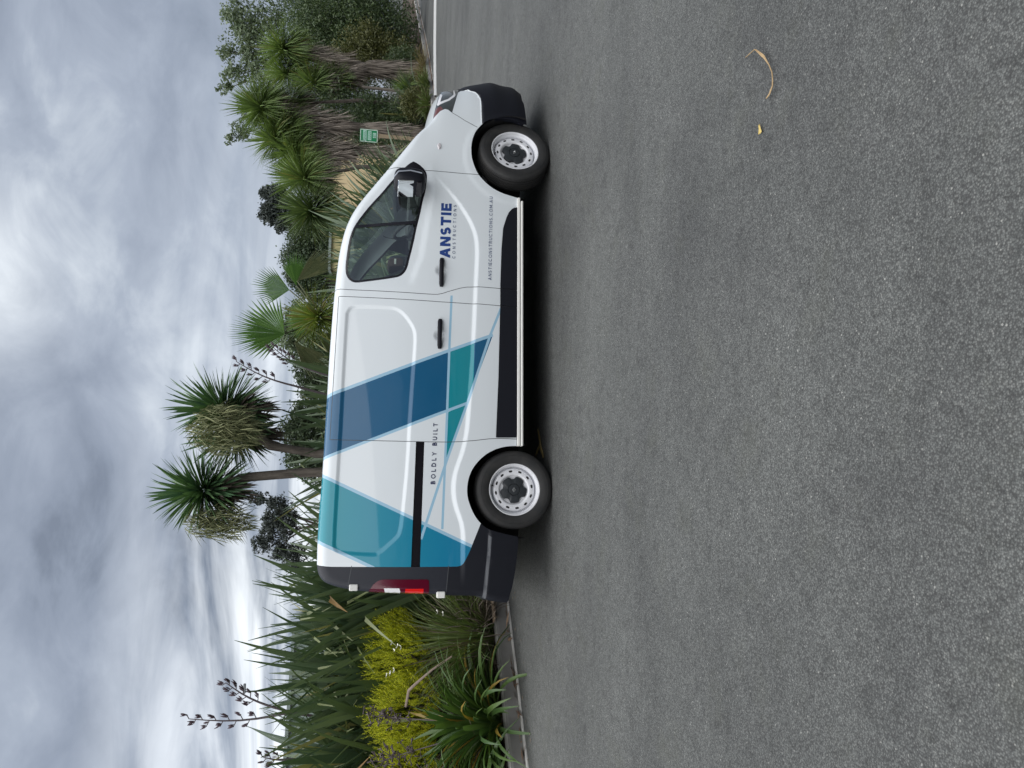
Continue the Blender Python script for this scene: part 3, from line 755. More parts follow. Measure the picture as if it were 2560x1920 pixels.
# ---- wheels
def wheel(name, X, side, steer=0.0, turn=0.0):
    """steel wheel; outer face towards -y for the right side"""
    o = -side
    def Lp(p): return [(r_, o*a_) for r_, a_ in p]
    b = MB()
    b.lathe(Lp([(.226,.070),(.2262,.088),(.222,.094),(.214,.094),(.2085,.088),(.206,.078),(.2045,.070),(.200,.066),(.197,.056),(.196,.020),(.186,.018),(.184,.040),(.180,.050),(.172,.056),(.158,.0575),(.142,.060),(.132,.058),(.124,.049),(.117,.038),(.09,.032),(.0,.032)]), 72)
    wob = b.build(name, M['steel'], VAN, True)
    wob.location = (X, -side*.837, .334); wob.rotation_euler = (0, 0, steer)
    b = MB()
    ou = [(.206,.070),(.222,.0955),(.232,.100),(.245,.104),(.262,.1075),(.280,.1085),(.298,.106),(.312,.101),(.322,.096),(.330,.086),(.3345,.074)]
    tr = []
    for g in (.048, .016, -.016, -.048): tr += [(.3365,g+.0075),(.3365,g+.005),(.329,g+.0042),(.329,g-.0042),(.3365,g-.005),(.3365,g-.0075)]
    inn = [(r_, -a_) for r_, a_ in ou[::-1]]
    b.lathe(Lp(ou+tr+inn), 96); ty = b.build('tyre', M['tyre'], wob, True)
    # sipes and shoulder blocks, raised rib and mould ring
    b = MB()
    for k_ in range(84):
        a = 2*math.pi*k_/84
        for (y0, y1) in ((.058,.085),(-.085,-.058)):
            ca, sa = math.cos(a), math.sin(a); da = .006
            V_ = []
            for (aa, rr_, yy) in ((a-da,.3372,y0),(a+da,.3372,y0),(a+da+.03,.3335 if abs(y1) > .08 and y1 > 0 else .3372,y1),(a-da+.03,.3335 if abs(y1) > .08 and y1 > 0 else .3372,y1)):
                V_.append((rr_*math.cos(aa), o*yy, rr_*math.sin(aa)))
            b.add(V_, [(0,1,2,3)])
    b.build('tread_sipe', M['dark'], wob)['kind'] = 'stuff'
    b = MB(); b.lathe(Lp([(.288,.1085),(.290,.1098),(.2915,.1085)]), 72); b.build('sidewall_ring', M['tyre'], wob, True)
    # twelve vent slots
    sl = None
    for k_ in range(12):
        a = 2*math.pi*(k_+.35)/12+turn
        if sl is None:
            b = MB(); n = 16; V_ = []
            for q in range(n):
                t = 2*math.pi*q/n; f = lambda v: math.copysign(abs(v)**.75, v)
                V_.append((.009*f(math.cos(t)), 0, .0155*f(math.sin(t))))
            b.add(V_, [tuple(range(n))]); sl = b.build('vent_slot', M['dark'], wob); so = sl
        else: so = link('vent_slot', sl.data, wob)
        so.location = (.158*math.cos(a), o*.0588, .158*math.sin(a)); so.rotation_euler = (0, -a, 0)
    # centre cap with five scallops and a diamond badge
    n = 120; rings = []
    def capr(th, R0):
        r_ = R0
        for q in range(5):
            d = (th-(R(5)+turn+q*2*math.pi/5)+math.pi) % (2*math.pi)-math.pi
            r_ -= R0*.20*math.exp(-(d/R(13.5))**4)
        return r_
    b = MB(); V_ = []; Fc = []
    prof_ = [(1.0,.034),(1.0,.050),(.965,.056),(.80,.060),(.55,.064),(.46,.064),(.44,.058),(.41,.058),(.39,.067),(.20,.069),(.0,.069)]
    for (f_, a_) in prof_:
        for k_ in range(n):
            th = 2*math.pi*k_/n; r_ = capr(th, .115)*f_ if f_ > .5 else .115*f_
            V_.append((r_*math.cos(th), o*a_, r_*math.sin(th)))
    for i in range(len(prof_)-1):
        for k_ in range(n): Fc.append((i*n+k_, i*n+(k_+1) % n, (i+1)*n+(k_+1) % n, (i+1)*n+k_))
    b.add(V_, Fc); b.build('hub_cap', M['hub'], wob, True)
    b = MB(); dm = [(.023,0),(0,.016),(-.023,0),(0,-.016)]
    V_ = [(x*1.0, o*.0695, z) for x, z in dm]+[(x*1.0, o*.0735, z) for x, z in [(p[0]*.8, p[1]*.8) for p in dm]]+[(x, o*.0735, z) for x, z in [(p[0]*.55, p[1]*.45) for p in dm]]+[(x, o*.0695, z) for x, z in [(p[0]*.42, p[1]*.3) for p in dm]]
    Fc = []
    for r_ in range(3):
        for k_ in range(4): Fc.append((r_*4+k_, r_*4+(k_+1) % 4, (r_+1)*4+(k_+1) % 4, (r_+1)*4+k_))
    b.add(V_, Fc); bd = b.build('diamond_badge', M['chrome'], wob); bd.rotation_euler = (0, turn+R(4), 0)
    b = MB(); b.tube([(.195*math.cos(1.4+turn), o*.06, .195*math.sin(1.4+turn)), (.188*math.cos(1.4+turn), o*.088, .188*math.sin(1.4+turn))], .006); b.build('tyre_valve', M['dark'], wob)
    return wob
wheel('wheel', 0.0, 1, 0, 0)
wheel('wheel', 3.098, 1, R(15), R(22))
wheel('wheel', 0.0, -1); wheel('wheel', 3.098, -1, R(15))

# ---- lettering (flat vinyl, cut as geometry)
def arc(cx_, cy_, rx, ry, a0, a1, n=18): return [(cx_+rx*math.cos(R(a0+(a1-a0)*i/n)), cy_+ry*math.sin(R(a0+(a1-a0)*i/n))) for i in range(n+1)]
def glyph(ch, s_):
    """(list of centre-line strokes, list of polygons, advance width) in cap heights for stroke width s_"""
    h = s_/2; S = []; P = []
    if ch == 'A':
        W_ = .80+s_*.4; m = W_/2; t = s_*1.08
        P = [[(0,0),(t,0),(m+t*.5,1),(m-t*.5,1)], [(W_,0),(W_-t,0),(m-t*.5,1),(m+t*.5,1)], [(W_*.2,.22),(W_*.8,.22),(W_*.8-.05,.22+s_*.92),(W_*.2+.05,.22+s_*.92)]]
    elif ch == 'N': W_ = .72+s_*.5; P = [[(0,0),(s_,0),(s_,1),(0,1)], [(W_-s_,0),(W_,0),(W_,1),(W_-s_,1)], [(0,1),(s_*1.1,1),(W_,0),(W_-s_*1.1,0)]]
    elif ch == 'M': W_ = .86+s_*.6; m = W_/2; P = [[(0,0),(s_,0),(s_,1),(0,1)], [(W_-s_,0),(W_,0),(W_,1),(W_-s_,1)], [(0,1),(s_*1.1,1),(m+s_*.55,.22),(m-s_*.55,.22)], [(W_,1),(W_-s_*1.1,1),(m-s_*.55,.22),(m+s_*.55,.22)]]
    elif ch == 'T': W_ = .68+s_*.5; P = [[(0,1-s_),(W_,1-s_),(W_,1),(0,1)], [(W_/2-h,0),(W_/2+h,0),(W_/2+h,1),(W_/2-h,1)]]
    elif ch == 'I': W_ = s_; P = [[(0,0),(s_,0),(s_,1),(0,1)]]
    elif ch == 'E': W_ = .56+s_*.5; P = [[(0,0),(s_,0),(s_,1),(0,1)], [(0,0),(W_,0),(W_,s_),(0,s_)], [(0,1-s_),(W_,1-s_),(W_,1),(0,1)], [(0,.5-h),(W_*.93,.5-h),(W_*.93,.5+h),(0,.5+h)]]
    elif ch == 'L': W_ = .52+s_*.5; P = [[(0,0),(s_,0),(s_,1),(0,1)], [(0,0),(W_,0),(W_,s_),(0,s_)]]
    elif ch == 'Y': W_ = .76+s_*.4; m = W_/2; P = [[(0,1),(s_*1.12,1),(m+h,.42),(m-h,.42)], [(W_,1),(W_-s_*1.12,1),(m-h,.42),(m+h,.42)], [(m-h,0),(m+h,0),(m+h,.45),(m-h,.45)]]
    elif ch == 'O': W_ = 1.02+s_*.1; S = [arc(W_/2,.5,W_/2-h,.51-h,0,360,40)]
    elif ch == 'C': W_ = .86+s_*.1; S = [arc(.5,.5,.5-h,.51-h,48,312,32)]
    elif ch == 'U': W_ = .74+s_*.4; r_ = W_/2-h; S = [[(h,1),(h,r_*1.0+h)]+arc(W_/2,r_+h-.01,r_,r_,180,360,20)+[(W_-h,1)]]
    elif ch == 'D': W_ = .84+s_*.2; P = [[(0,0),(s_,0),(s_,1),(0,1)]]; S = [[(0,1-h),(W_-.5,1-h)]+arc(W_-.5,.5,.5-h,.5-h,90,-90,24)+[(0,h)]]
    elif ch == 'R': W_ = .66+s_*.4; r_ = .30-h*.3; P = [[(0,0),(s_,0),(s_,1),(0,1)], [(W_*.42,.42),(W_*.42+s_*1.2,.42),(W_,0),(W_-s_*1.2,0)]]; S = [[(0,1-h),(W_-.33,1-h)]+arc(W_-.33,1-h-r_,.33-h,r_,90,-90,18)+[(0,1-h-2*r_)]]
    elif ch == 'B': W_ = .68+s_*.3; P = [[(0,0),(s_,0),(s_,1),(0,1)]]; r1 = (.5-h)/2; S = [[(0,1-h),(W_-.32,1-h)]+arc(W_-.32,1-h-r1,.26-h,r1,90,-90,16)+[(0,.5)], [(0,.5),(W_-.30,.5)]+arc(W_-.30,h+r1,.30-h,r1,90,-90,16)+[(0,h)]]
    elif ch == 'S':
        W_ = .64+s_*.3; m = W_/2; r1 = (.5-h)/2+.005; rx = m-h
        S = [arc(m,1-h-r1,rx*.94,r1,35,270,22)+arc(m,h+r1,rx,r1,90,-145,22)[1:]]
    elif ch == '.': W_ = s_; P = [[(0,0),(s_,0),(s_,s_),(0,s_)]]
    else: W_ = .42
    return S, P, W_
def text(name, s_txt, x0, x1, z0, z1, hgt, sw, mat, xs=1.0, parent=VAN):
    """letters from x0 to x1 along the wall, baseline z0 to z1"""
    gl = [([[(p[0]*xs, p[1]) for p in q] for q in S], [[(p[0]*xs, p[1]) for p in q] for q in P], W_*xs) for S, P, W_ in (glyph(c, sw) for c in s_txt)]
    tot = sum(g[2] for g in gl)*hgt; gap = ((x1-x0)-tot)/(len(gl)-1)
    V_ = []; Fc = []
    def put(q):  # text point -> wall
        x = q[0]; z = z0+(z1-z0)*(x-x0)/(x1-x0)+q[1]
        return (x, z)
    cur = x0; P2 = []; tris = []
    for (S, P, W_) in gl:
        for poly in P: tris.append([(cur+p[0]*hgt, p[1]*hgt) for p in poly])
        for st in S:
            A = [np.array(p) for p in st]; Lq = []; Rq = []
            for i, p in enumerate(A):
                t0 = A[i]-A[i-1] if i > 0 else A[1]-A[0]; t1 = A[i+1]-A[i] if i < len(A)-1 else t0
                if np.allclose(st[0], st[-1]) and i in (0, len(A)-1): t0 = A[-1]-A[-2]; t1 = A[1]-A[0]
                t0 = t0/(np.linalg.norm(t0)+1e-9); t1 = t1/(np.linalg.norm(t1)+1e-9); t = t0+t1; t = t/(np.linalg.norm(t)+1e-9)
                n_ = np.array((-t[1], t[0])); k_ = sw/2/max(.5, np.dot(n_, np.array((-t1[1], t1[0]))))
                Lq.append(p+n_*k_); Rq.append(p-n_*k_)
            for i in range(len(A)-1): tris.append([(cur+p[0]*hgt, p[1]*hgt) for p in (Rq[i], Rq[i+1], Lq[i+1], Lq[i])])
        cur += W_*hgt+gap
    k_ = 0
    for poly in tris:
        o_ = len(V_); k_ += 1
        for p in poly:
            x, z = put(p); V_.append((x, z))
        Fc.append(tuple(range(o_, o_+len(poly))))
    A = np.array(V_); y = ysurf(A[:,0], A[:,1])+.0022
    j = np.random.default_rng(3).uniform(0, .0006, len(Fc))
    for f, jj in zip(Fc, j):
        for q in f: y[q] += jj
    me = mesh_from(name, np.stack([A[:,0], -y, A[:,1]], 1), Fc, mat)
    return link(name, me, parent)
text('company_lettering', 'ANSTIE', 2.029, 2.540, .923, .917, .092, .245, M['lblue'], 1.13)
text('company_lettering', 'CONSTRUCTIONS', 2.026, 2.528, .877, .873, .0262, .165, M['lgrey'])
text('web_lettering', 'ANSTIECONSTRUCTIONS.COM.AU', 1.840, 2.630, .5535, .546, .0292, .16, M['lgrey'])
text('slogan_lettering', 'BOLDLY BUILT', .037, .553, 1.015, 1.003, .037, .185, M['lnavy'])
PL = {'yA': (-1.59, 11.0, 3.86), 'yA_neck': (-1.41, 11.0, 3.2), 'yA_mid': (-1.34, 11.0, 2.48), 'yA_pan': (-2.0, 10.8, 3.62), 'yB': (-0.59, 11.2, 3.61), 'yB_neck': (-0.99, 11.2, 2.98), 'yB_mid': (-1.09, 11.2, 2.34), 'yB_pan': (-0.74, 10.6, 3.57), 'yB_head2': (-0.82, 11.4, 3.42), 'fan1': (0.7, 13.0, 3.04), 'fan1t': (0.69, 13.0, 3.9), 'fan2': (1.48, 13.5, 3.04), 'fan2t': (1.52, 13.5, 3.62), 'crown': (0.98, 13.3, 2.5), 'cordy': (0.99, 12.9, 2.52), 'st1b': (-0.15, 12.3, 2.76), 'st1t': (0.2, 12.3, 3.66), 'st2b': (0.14, 12.6, 2.64), 'st2t': (0.47, 12.6, 3.18), 'st3b': (-4.23, 9.9, 2.45), 'st3t': (-4.26, 9.9, 3.66), 'st4b': (-4.17, 9.9, 2.63), 'st4t': (-3.83, 9.9, 3.24), 'st5b': (-4.68, 9.6, 2.43), 'st5t': (-4.63, 9.6, 2.74), 'c1': (8.25, 24.5, 5.21), 'c1b': (7.57, 24.3, 4.51), 'c2': (6.9, 24.0, 4.1), 'c3': (5.29, 21.0, 3.54), 'c4': (4.13, 19.5, 3.19), 'c5': (11.79, 28.5, 5.11), 'c6': (10.43, 28.0, 3.99), 'c7': (11.21, 29.0, 5.37), 'c8': (8.8, 25.5, 4.5), 't1': (7.94, 24.5, 2.29), 't2': (7.07, 24.0, 2.26), 't3': (5.73, 21.0, 2.15), 't4': (4.24, 19.5, 2.07), 't5': (11.44, 28.5, 2.06), 'stk': (10.52, 28.0, 2.03), 'low': (10.04, 26.3, 0.99), 'sign': (6.93, 22.0, 1.99), 'signT': (7.34, 22.0, 2.06), 'signB': (6.61, 22.0, 2.03), 'sgl': (6.72, 22.0, 2.2), 'sgt': (6.91, 22.0, 2.18), 'sgb': (6.95, 22.0, 1.73), 'signbase': (6.99, 22.0, 1.09), 'pole': (-17.97, 45.0, 8.23), 'polel': (-17.95, 45.0, 5.76), 'bl0': (-19.83, 40.0, 5.87), 'bl1': (-15.59, 44.0, 5.99), 'br0': (13.19, 50.0, 5.09), 'br1': (15.55, 50.0, 3.82), 'br2': (7.76, 50.0, 5.11), 'ft1': (13.03, 60.0, 9.44), 'ft1t': (12.62, 60.0, 10.88), 'ft2': (8.28, 55.0, 7.31), 'ft3': (-7.7, 40.0, 6.26), 'ft4': (-3.85, 45.0, 5.69), 'ft5': (1.03, 48.0, 5.9), 'ft6': (10.1, 58.0, 7.1), 'rt': (15.37, 38.0, 8.24), 'rt2': (16.68, 38.0, 8.46), 'dm': (14.62, 33.0, 4.99), 'dm2': (15.25, 32.0, 2.69), 'dm3': (13.38, 32.0, 3.27), 'rt3': (11.86, 36.0, 7.8)}
# ================================================================== GROUND, KERB
def asphalt():
    t = NT('asphalt'); c = t.co()
    big = t.noise(c, 0.55, 5, 0.6, 0.4)
    mid = t.noise(t.co(rot=(0, 0, R(-8)), scale=(1, 3.0, 1)), 0.35, 4, 0.55)
    v = t.vor(c, 165); v2 = t.vor(c, 75); fine = t.noise(c, 260, 3, 0.7)
    sepc = t.n('ShaderNodeSeparateColor'); t.l(v.outputs['Color'], sepc.inputs[0])
    rnd = sepc.outputs[0]
    stone = t.ramp(rnd, [(0.0, (0.066, 0.070, 0.069)), (0.5, (0.107, 0.113, 0.111)), (0.93, (0.150, 0.156, 0.152)), (1.0, (0.175, 0.178, 0.172))])
    edge = t.mth('MULTIPLY', t.mth('SUBTRACT', v.outputs['Distance'], 0.30), 2.2, True)
    col = t.mix(t.mth('MULTIPLY', edge, 0.9), stone, (0.046, 0.047, 0.047))
    sep2 = t.n('ShaderNodeSeparateColor'); t.l(v2.outputs['Color'], sep2.inputs[0])
    chip = t.mth('MULTIPLY', t.mth('GREATER_THAN', sep2.outputs[1], 0.968), t.mth('LESS_THAN', v2.outputs['Distance'], 0.26))
    col = t.mix(t.mth('MULTIPLY', chip, 0.6), col, (0.36, 0.36, 0.34))
    tone = t.ramp(t.mth('ADD', t.mth('MULTIPLY', big, 0.55), t.mth('MULTIPLY', mid, 0.45)), [(0.36, (0.72, 0.72, 0.72)), (0.5, (1.02, 1.02, 1.0)), (0.64, (1.24, 1.24, 1.21))])
    grit = t.noise(c, 42, 6, 0.78); col = t.mix(1.0, col, t.ramp(grit, [(0.33, 0.62), (0.46, 0.96), (0.55, 1.03), (0.68, 1.30)]), 'MULTIPLY')
    pat = t.noise(c, 10, 5, 0.66, 0.6); col = t.mix(1.0, col, t.ramp(pat, [(0.36, 0.80), (0.47, 0.99), (0.56, 1.02), (0.68, 1.14)]), 'MULTIPLY')
    pit = t.vor(t.co(loc=(1.1, 4.2, 0)), 26); pm = t.mth('MULTIPLY', t.mth('LESS_THAN', pit.outputs['Distance'], 0.17), 0.45); col = t.mix(pm, col, (0.045, 0.046, 0.045))
    col = t.mix(1.0, col, tone, 'MULTIPLY')
    moss = t.noise(c, 2.3, 5, 0.65)
    col = t.mix(t.mth('MULTIPLY', t.mth('SUBTRACT', moss, 0.55), 1.6, True), col, (0.078, 0.082, 0.062))
    spot = t.vor(t.co(loc=(3.3, 1.7, 0)), 0.85)
    sp = t.mth('MULTIPLY', t.mth('LESS_THAN', t.mth('ADD', spot.outputs['Distance'], t.mth('MULTIPLY', t.noise(c, 18, 3), 0.06)), 0.075), 0.35)
    col = t.mix(sp, col, (0.03, 0.031, 0.034))
    t.l(col, t.b.inputs['Base Color'])
    t.set(Roughness=0.72); t.b.inputs['Specular IOR Level'].default_value = 0.42
    h = t.mth('ADD', t.mth('MULTIPLY', v.outputs['Distance'], -0.8), t.mth('MULTIPLY', fine, 0.35))
    t.bump(h, 0.6, 0.005)
    return t.m
M['asphalt'] = asphalt()
def soil():
    t = NT('bark_mulch'); c = t.co()
    n = t.noise(c, 7, 8, 0.7); v = t.vor(t.co(scale=(1, 2.2, 1)), 38)
    sp = t.n('ShaderNodeSeparateColor'); t.l(v.outputs['Color'], sp.inputs[0])
    a = t.ramp(sp.outputs[0], [(0.0, (0.025, 0.017, 0.012)), (0.6, (0.065, 0.044, 0.033)), (1.0, (0.13, 0.095, 0.07))])
    t.l(t.mix(n, a, (0.05, 0.038, 0.03)), t.b.inputs['Base Color']); t.set(Roughness=0.95)
    t.bump(t.mth('ADD', n, t.mth('MULTIPLY', v.outputs['Distance'], -0.6)), 0.9, 0.04); return t.m
M['soil'] = soil()
def concrete(name, a, b_, sc=6):
    t = NT(name); c = t.co(); n = t.noise(c, sc, 8, 0.7); n2 = t.noise(c, 1.3, 4)
    t.l(t.mix(t.mth('MULTIPLY', t.mth('ADD', n, n2), 0.5), a, b_), t.b.inputs['Base Color']); t.set(Roughness=0.85)
    t.bump(t.noise(c, 90, 4), 0.35, 0.004); return t.m
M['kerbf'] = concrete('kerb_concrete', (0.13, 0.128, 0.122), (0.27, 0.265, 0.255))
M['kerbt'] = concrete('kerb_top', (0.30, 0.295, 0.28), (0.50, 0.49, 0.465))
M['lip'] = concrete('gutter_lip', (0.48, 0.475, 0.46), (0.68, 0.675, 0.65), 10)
M['linew'] = concrete('white_kerb', (0.66, 0.67, 0.66), (0.80, 0.80, 0.79), 12)

KP = [(-9.5, .2), (-6.9, 3.25), (-4.9, 5.55), (-3.62, 7.02), (-3.02, 7.68), (-2.44, 8.34), (.4, 11.7), (5.0, 18.2), (10.1, 25.47), (13.28, 30.1), (16.46, 35.14), (20.51, 41.36), (27., 51.), (38, 66)]
KL = resample(chaikin(KP, 2), 0.6)
KA = np.array(KL)
def kside(x, y):
    """distance behind the kerb line (positive in the planting bed)"""
    d = np.hypot(KA[:,0]-x, KA[:,1]-y); i = int(np.argmin(d)); j = min(max(i, 1), len(KA)-2)
    t = KA[j+1]-KA[j-1]; t = t/np.linalg.norm(t)
    return -(t[1]*(x-KA[i,0])-t[0]*(y-KA[i,1]))
xs = [-400, -60, -20, -8, -4, 0, 4, 8, 20, 60, 400]; ys_ = [-60, -10, -2, 0, 2, 4, 6, 8, 12, 20, 40, 90, 1500]
V_ = [(x, y, 0) for y in ys_ for x in xs]; nx_ = len(xs)
tag(link('asphalt_ground', mesh_from('asphalt_ground', V_, [(j*nx_+i, j*nx_+i+1, (j+1)*nx_+i+1, (j+1)*nx_+i) for j in range(len(ys_)-1) for i in range(nx_-1)], M['asphalt'])), kind='structure')
def sweep(name, sect, mats, mi, path=KL):
    V_ = []; Fc = []; fm = []; n = len(sect); A = np.array(path)
    for i in range(len(A)):
        t = A[min(i+1, len(A)-1)]-A[max(i-1, 0)]; t = t/np.linalg.norm(t); nn = np.array((-t[1], t[0]))
        w_ = 0.006*math.sin(i*1.7)
        for (o_, z) in sect: V_.append((A[i,0]+nn[0]*(o_+w_), A[i,1]+nn[1]*(o_+w_), z+w_*.4*(z > .05)))
    for i in range(len(A)-1):
        for k in range(n-1): Fc.append((i*n+k, i*n+k+1, (i+1)*n+k+1, (i+1)*n+k)); fm.append(mi[k])
    me = mesh_from(name, V_, Fc, mats, fm); bm = bmesh.new(); bm.from_mesh(me); bmesh.ops.recalc_face_normals(bm, faces=bm.faces[:]); bm.to_mesh(me); bm.free()
    return tag(link(name, me), kind='structure')
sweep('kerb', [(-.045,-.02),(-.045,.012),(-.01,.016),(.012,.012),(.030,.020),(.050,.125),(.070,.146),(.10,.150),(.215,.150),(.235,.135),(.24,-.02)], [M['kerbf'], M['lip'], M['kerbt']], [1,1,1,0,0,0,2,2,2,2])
for q in np.arange(2.0, 60, 3.0):
    i = int(np.argmin(np.abs(np.concatenate([[0], np.cumsum(np.linalg.norm(np.diff(KA, axis=0), axis=1))])-q))); i = min(max(i, 1), len(KA)-2)
    t_ = KA[i+1]-KA[i-1]; a_j = math.atan2(t_[1], t_[0]); b = MB(); b.box((0, .135, .086), (.012, .185, .135)); o = b.build('kerb_joint', plain('joint_dark', (.03,.028,.025), .9), None, loc=(KA[i,0], KA[i,1], 0)); o.rotation_euler = (0, 0, a_j); tag(o, kind='structure')
# low white kerb across the lane on the far right
def line_kerb():
    b = MB(); P = [(8.75,23.35),(9.1,23.6),(10.84,24.51),(12.51,25.09),(15.2,25.9),(19.5,27.0)]
    for i in range(len(P)-1):
        p0, p1 = np.array(P[i]), np.array(P[i+1]); t = (p1-p0)/np.linalg.norm(p1-p0); n = np.array((-t[1], t[0]))*.11
        V_ = []
        for p in (p0, p1):
            for (s_, z) in ((0,0),(.08,.07),(.92,.07),(1,0)): V_.append((*(p+n*s_), z))
        b.add(V_, [(k, k+1, 5+k, 4+k) for k in range(3)])
    return b.build('white_kerb', M['linew'])
tag(line_kerb(), kind='structure')
# planting bed: lumpy mulch from the kerb to far behind
V_ = []; Fc = []; offs = [.23, .5, .9, 1.5, 2.3, 3.4, 5, 8, 13, 22, 60]
for i in range(len(KA)):
    t = KA[min(i+1, len(KA)-1)]-KA[max(i-1, 0)]; t = t/np.linalg.norm(t); nn = np.array((-t[1], t[0]))
    for j, o_ in enumerate(offs):
        V_.append((KA[i,0]+nn[0]*o_, KA[i,1]+nn[1]*o_, .128+min(o_, 4)*.05+(rng.uniform(-.03, .03) if j else 0)))
n = len(offs)
for i in range(len(KA)-1):
    for k in range(n-1): Fc.append((i*n+k, i*n+k+1, (i+1)*n+k+1, (i+1)*n+k))
tag(link('planting_bed', mesh_from('planting_bed', V_, Fc, M['soil'], None, True)), kind='structure')

# ================================================================== LEAF MATERIALS
def leafm(name, a, b_, rough=0.45, trans=0.28, tip=None, base=None, spec=0.5, obj=False):
    """leaf colour varies from blade to blade; translucent"""
    t = NT(name)
    rnd = t.n('ShaderNodeObjectInfo').outputs['Random'] if obj else t.n('ShaderNodeNewGeometry').outputs['Random Per Island']
    col = t.ramp(rnd, [(0.0, a), (1.0, b_)])
    if tip is not None:   # share of withered blades
        col = t.mix(t.mth('GREATER_THAN', t.mth('FRACT', t.mth('MULTIPLY', rnd, 13.7)), 1-tip[0]), col, tip[1])
    nz = t.noise(t.co(scale=(1, 1, .25)), 14, 3)
    col = t.mix(t.mth('MULTIPLY', nz, 0.35), col, tuple(c*.55 for c in a))
    t.l(col, t.b.inputs['Base Color']); t.set(Roughness=rough); t.b.inputs['Specular IOR Level'].default_value = spec
    tl = t.n('ShaderNodeBsdfTranslucent'); t.l(t.mix(1.0, col, (1.25, 1.3, .7), 'MULTIPLY'), tl.inputs[0])
    m = t.n('ShaderNodeMixShader'); m.inputs[0].default_value = trans
    t.l(t.b.outputs[0], m.inputs[1]); t.l(tl.outputs[0], m.inputs[2]); t.l(m.outputs[0], t.o.inputs[0])
    return t.m
M['flax'] = leafm('flax_leaf', (0.062, 0.105, 0.062), (0.150, 0.205, 0.115), 0.36, 0.20, (0.05, (0.28, 0.27, 0.10)), obj=True)
M['flaxl'] = leafm('flax_underside', (0.20, 0.24, 0.10), (0.26, 0.29, 0.17), 0.5, 0.3, (0.12, (0.28, 0.15, 0.05)), obj=True)
M['strap'] = leafm('strap_leaf', (0.052, 0.109, 0.032), (0.098, 0.167, 0.040), 0.4, 0.25, (0.13, (0.30, 0.20, 0.035)), obj=True)
M['grass'] = leafm('grassy_leaf', (0.068, 0.110, 0.030), (0.165, 0.209, 0.066), 0.55, 0.25, (0.16, (0.15, 0.125, 0.085)))
M['dead'] = leafm('dead_leaf', (0.065, 0.05, 0.042), (0.24, 0.20, 0.16), 0.85, 0.1)
M['skirt'] = leafm('dead_skirt', (0.138, 0.115, 0.098), (0.460, 0.402, 0.345), 0.85, 0.1)
M['gold'] = leafm('golden_needles', (0.24, 0.30, 0.012), (0.82, 0.80, 0.04), 0.6, 0.4)
M['yucca'] = leafm('yucca_leaf', (0.057, 0.126, 0.061), (0.130, 0.227, 0.090), 0.42, 0.15, obj=True)
M['yucca2'] = leafm('yucca_leaf_fine', (0.053, 0.117, 0.057), (0.121, 0.213, 0.085), 0.42, 0.15)
M['panicle'] = leafm('seed_panicle', (0.125, 0.144, 0.067), (0.307, 0.317, 0.163), 0.8, 0.1)
M['cab'] = leafm('cabbage_leaf', (0.100, 0.160, 0.050), (0.215, 0.300, 0.105), 0.45, 0.28, (0.05, (0.24, 0.24, 0.09)))
M['cabd'] = leafm('cabbage_leaf_dark', (0.065, 0.110, 0.042), (0.14, 0.195, 0.075), 0.45, 0.22, (0.04, (0.2, 0.2, 0.09)))
M['cord'] = leafm('yellow_green_leaf', (0.115, 0.184, 0.034), (0.253, 0.299, 0.075), 0.5, 0.3, (0.12, (0.24, 0.17, 0.07)))
M['palm'] = leafm('palm_leaf', (0.079, 0.172, 0.042), (0.152, 0.277, 0.073), 0.4, 0.3)
M['palmo'] = leafm('palm_leaf_old', (0.10, 0.125, 0.06), (0.17, 0.18, 0.09), 0.5, 0.25)
M['tdark'] = leafm('dark_tree_leaf', (0.034, 0.060, 0.031), (0.081, 0.114, 0.055), 0.6, 0.15)
M['tpine'] = leafm('conifer_leaf_hazed', (0.036, 0.048, 0.044), (0.075, 0.092, 0.080), 0.7, 0.1)  # paler and bluer: haze of distance put into the leaf colour
M['tgrey'] = leafm('grey_tree_leaf', (0.098, 0.143, 0.078), (0.221, 0.273, 0.169), 0.6, 0.2)
M['tlush'] = leafm('lush_shrub_leaf', (0.036, 0.066, 0.030), (0.105, 0.150, 0.058), 0.5, 0.2)
M['tolive'] = leafm('olive_shrub_leaf', (0.066, 0.078, 0.022), (0.144, 0.150, 0.048), 0.55, 0.2)
M['pod'] = plain('seed_pod', (0.075, 0.048, 0.060), 0.6, var=0.3)
M['stalk'] = plain('flower_stalk', (0.09, 0.07, 0.075), 0.6, var=0.2)
def bark(name, a, b_):
    t = NT(name); c = t.co(scale=(1, 1, .18)); n = t.noise(c, 26, 6, 0.7, 0.3)
    t.l(t.ramp(n, [(0.3, a), (0.7, b_)]), t.b.inputs['Base Color']); t.set(Roughness=0.9); t.bump(n, 0.8, 0.03); return t.m
M['bark'] = bark('bark', (0.045, 0.036, 0.03), (0.17, 0.145, 0.12))
M['barkd'] = bark('bark_dark', (0.03, 0.024, 0.02), (0.10, 0.08, 0.065))

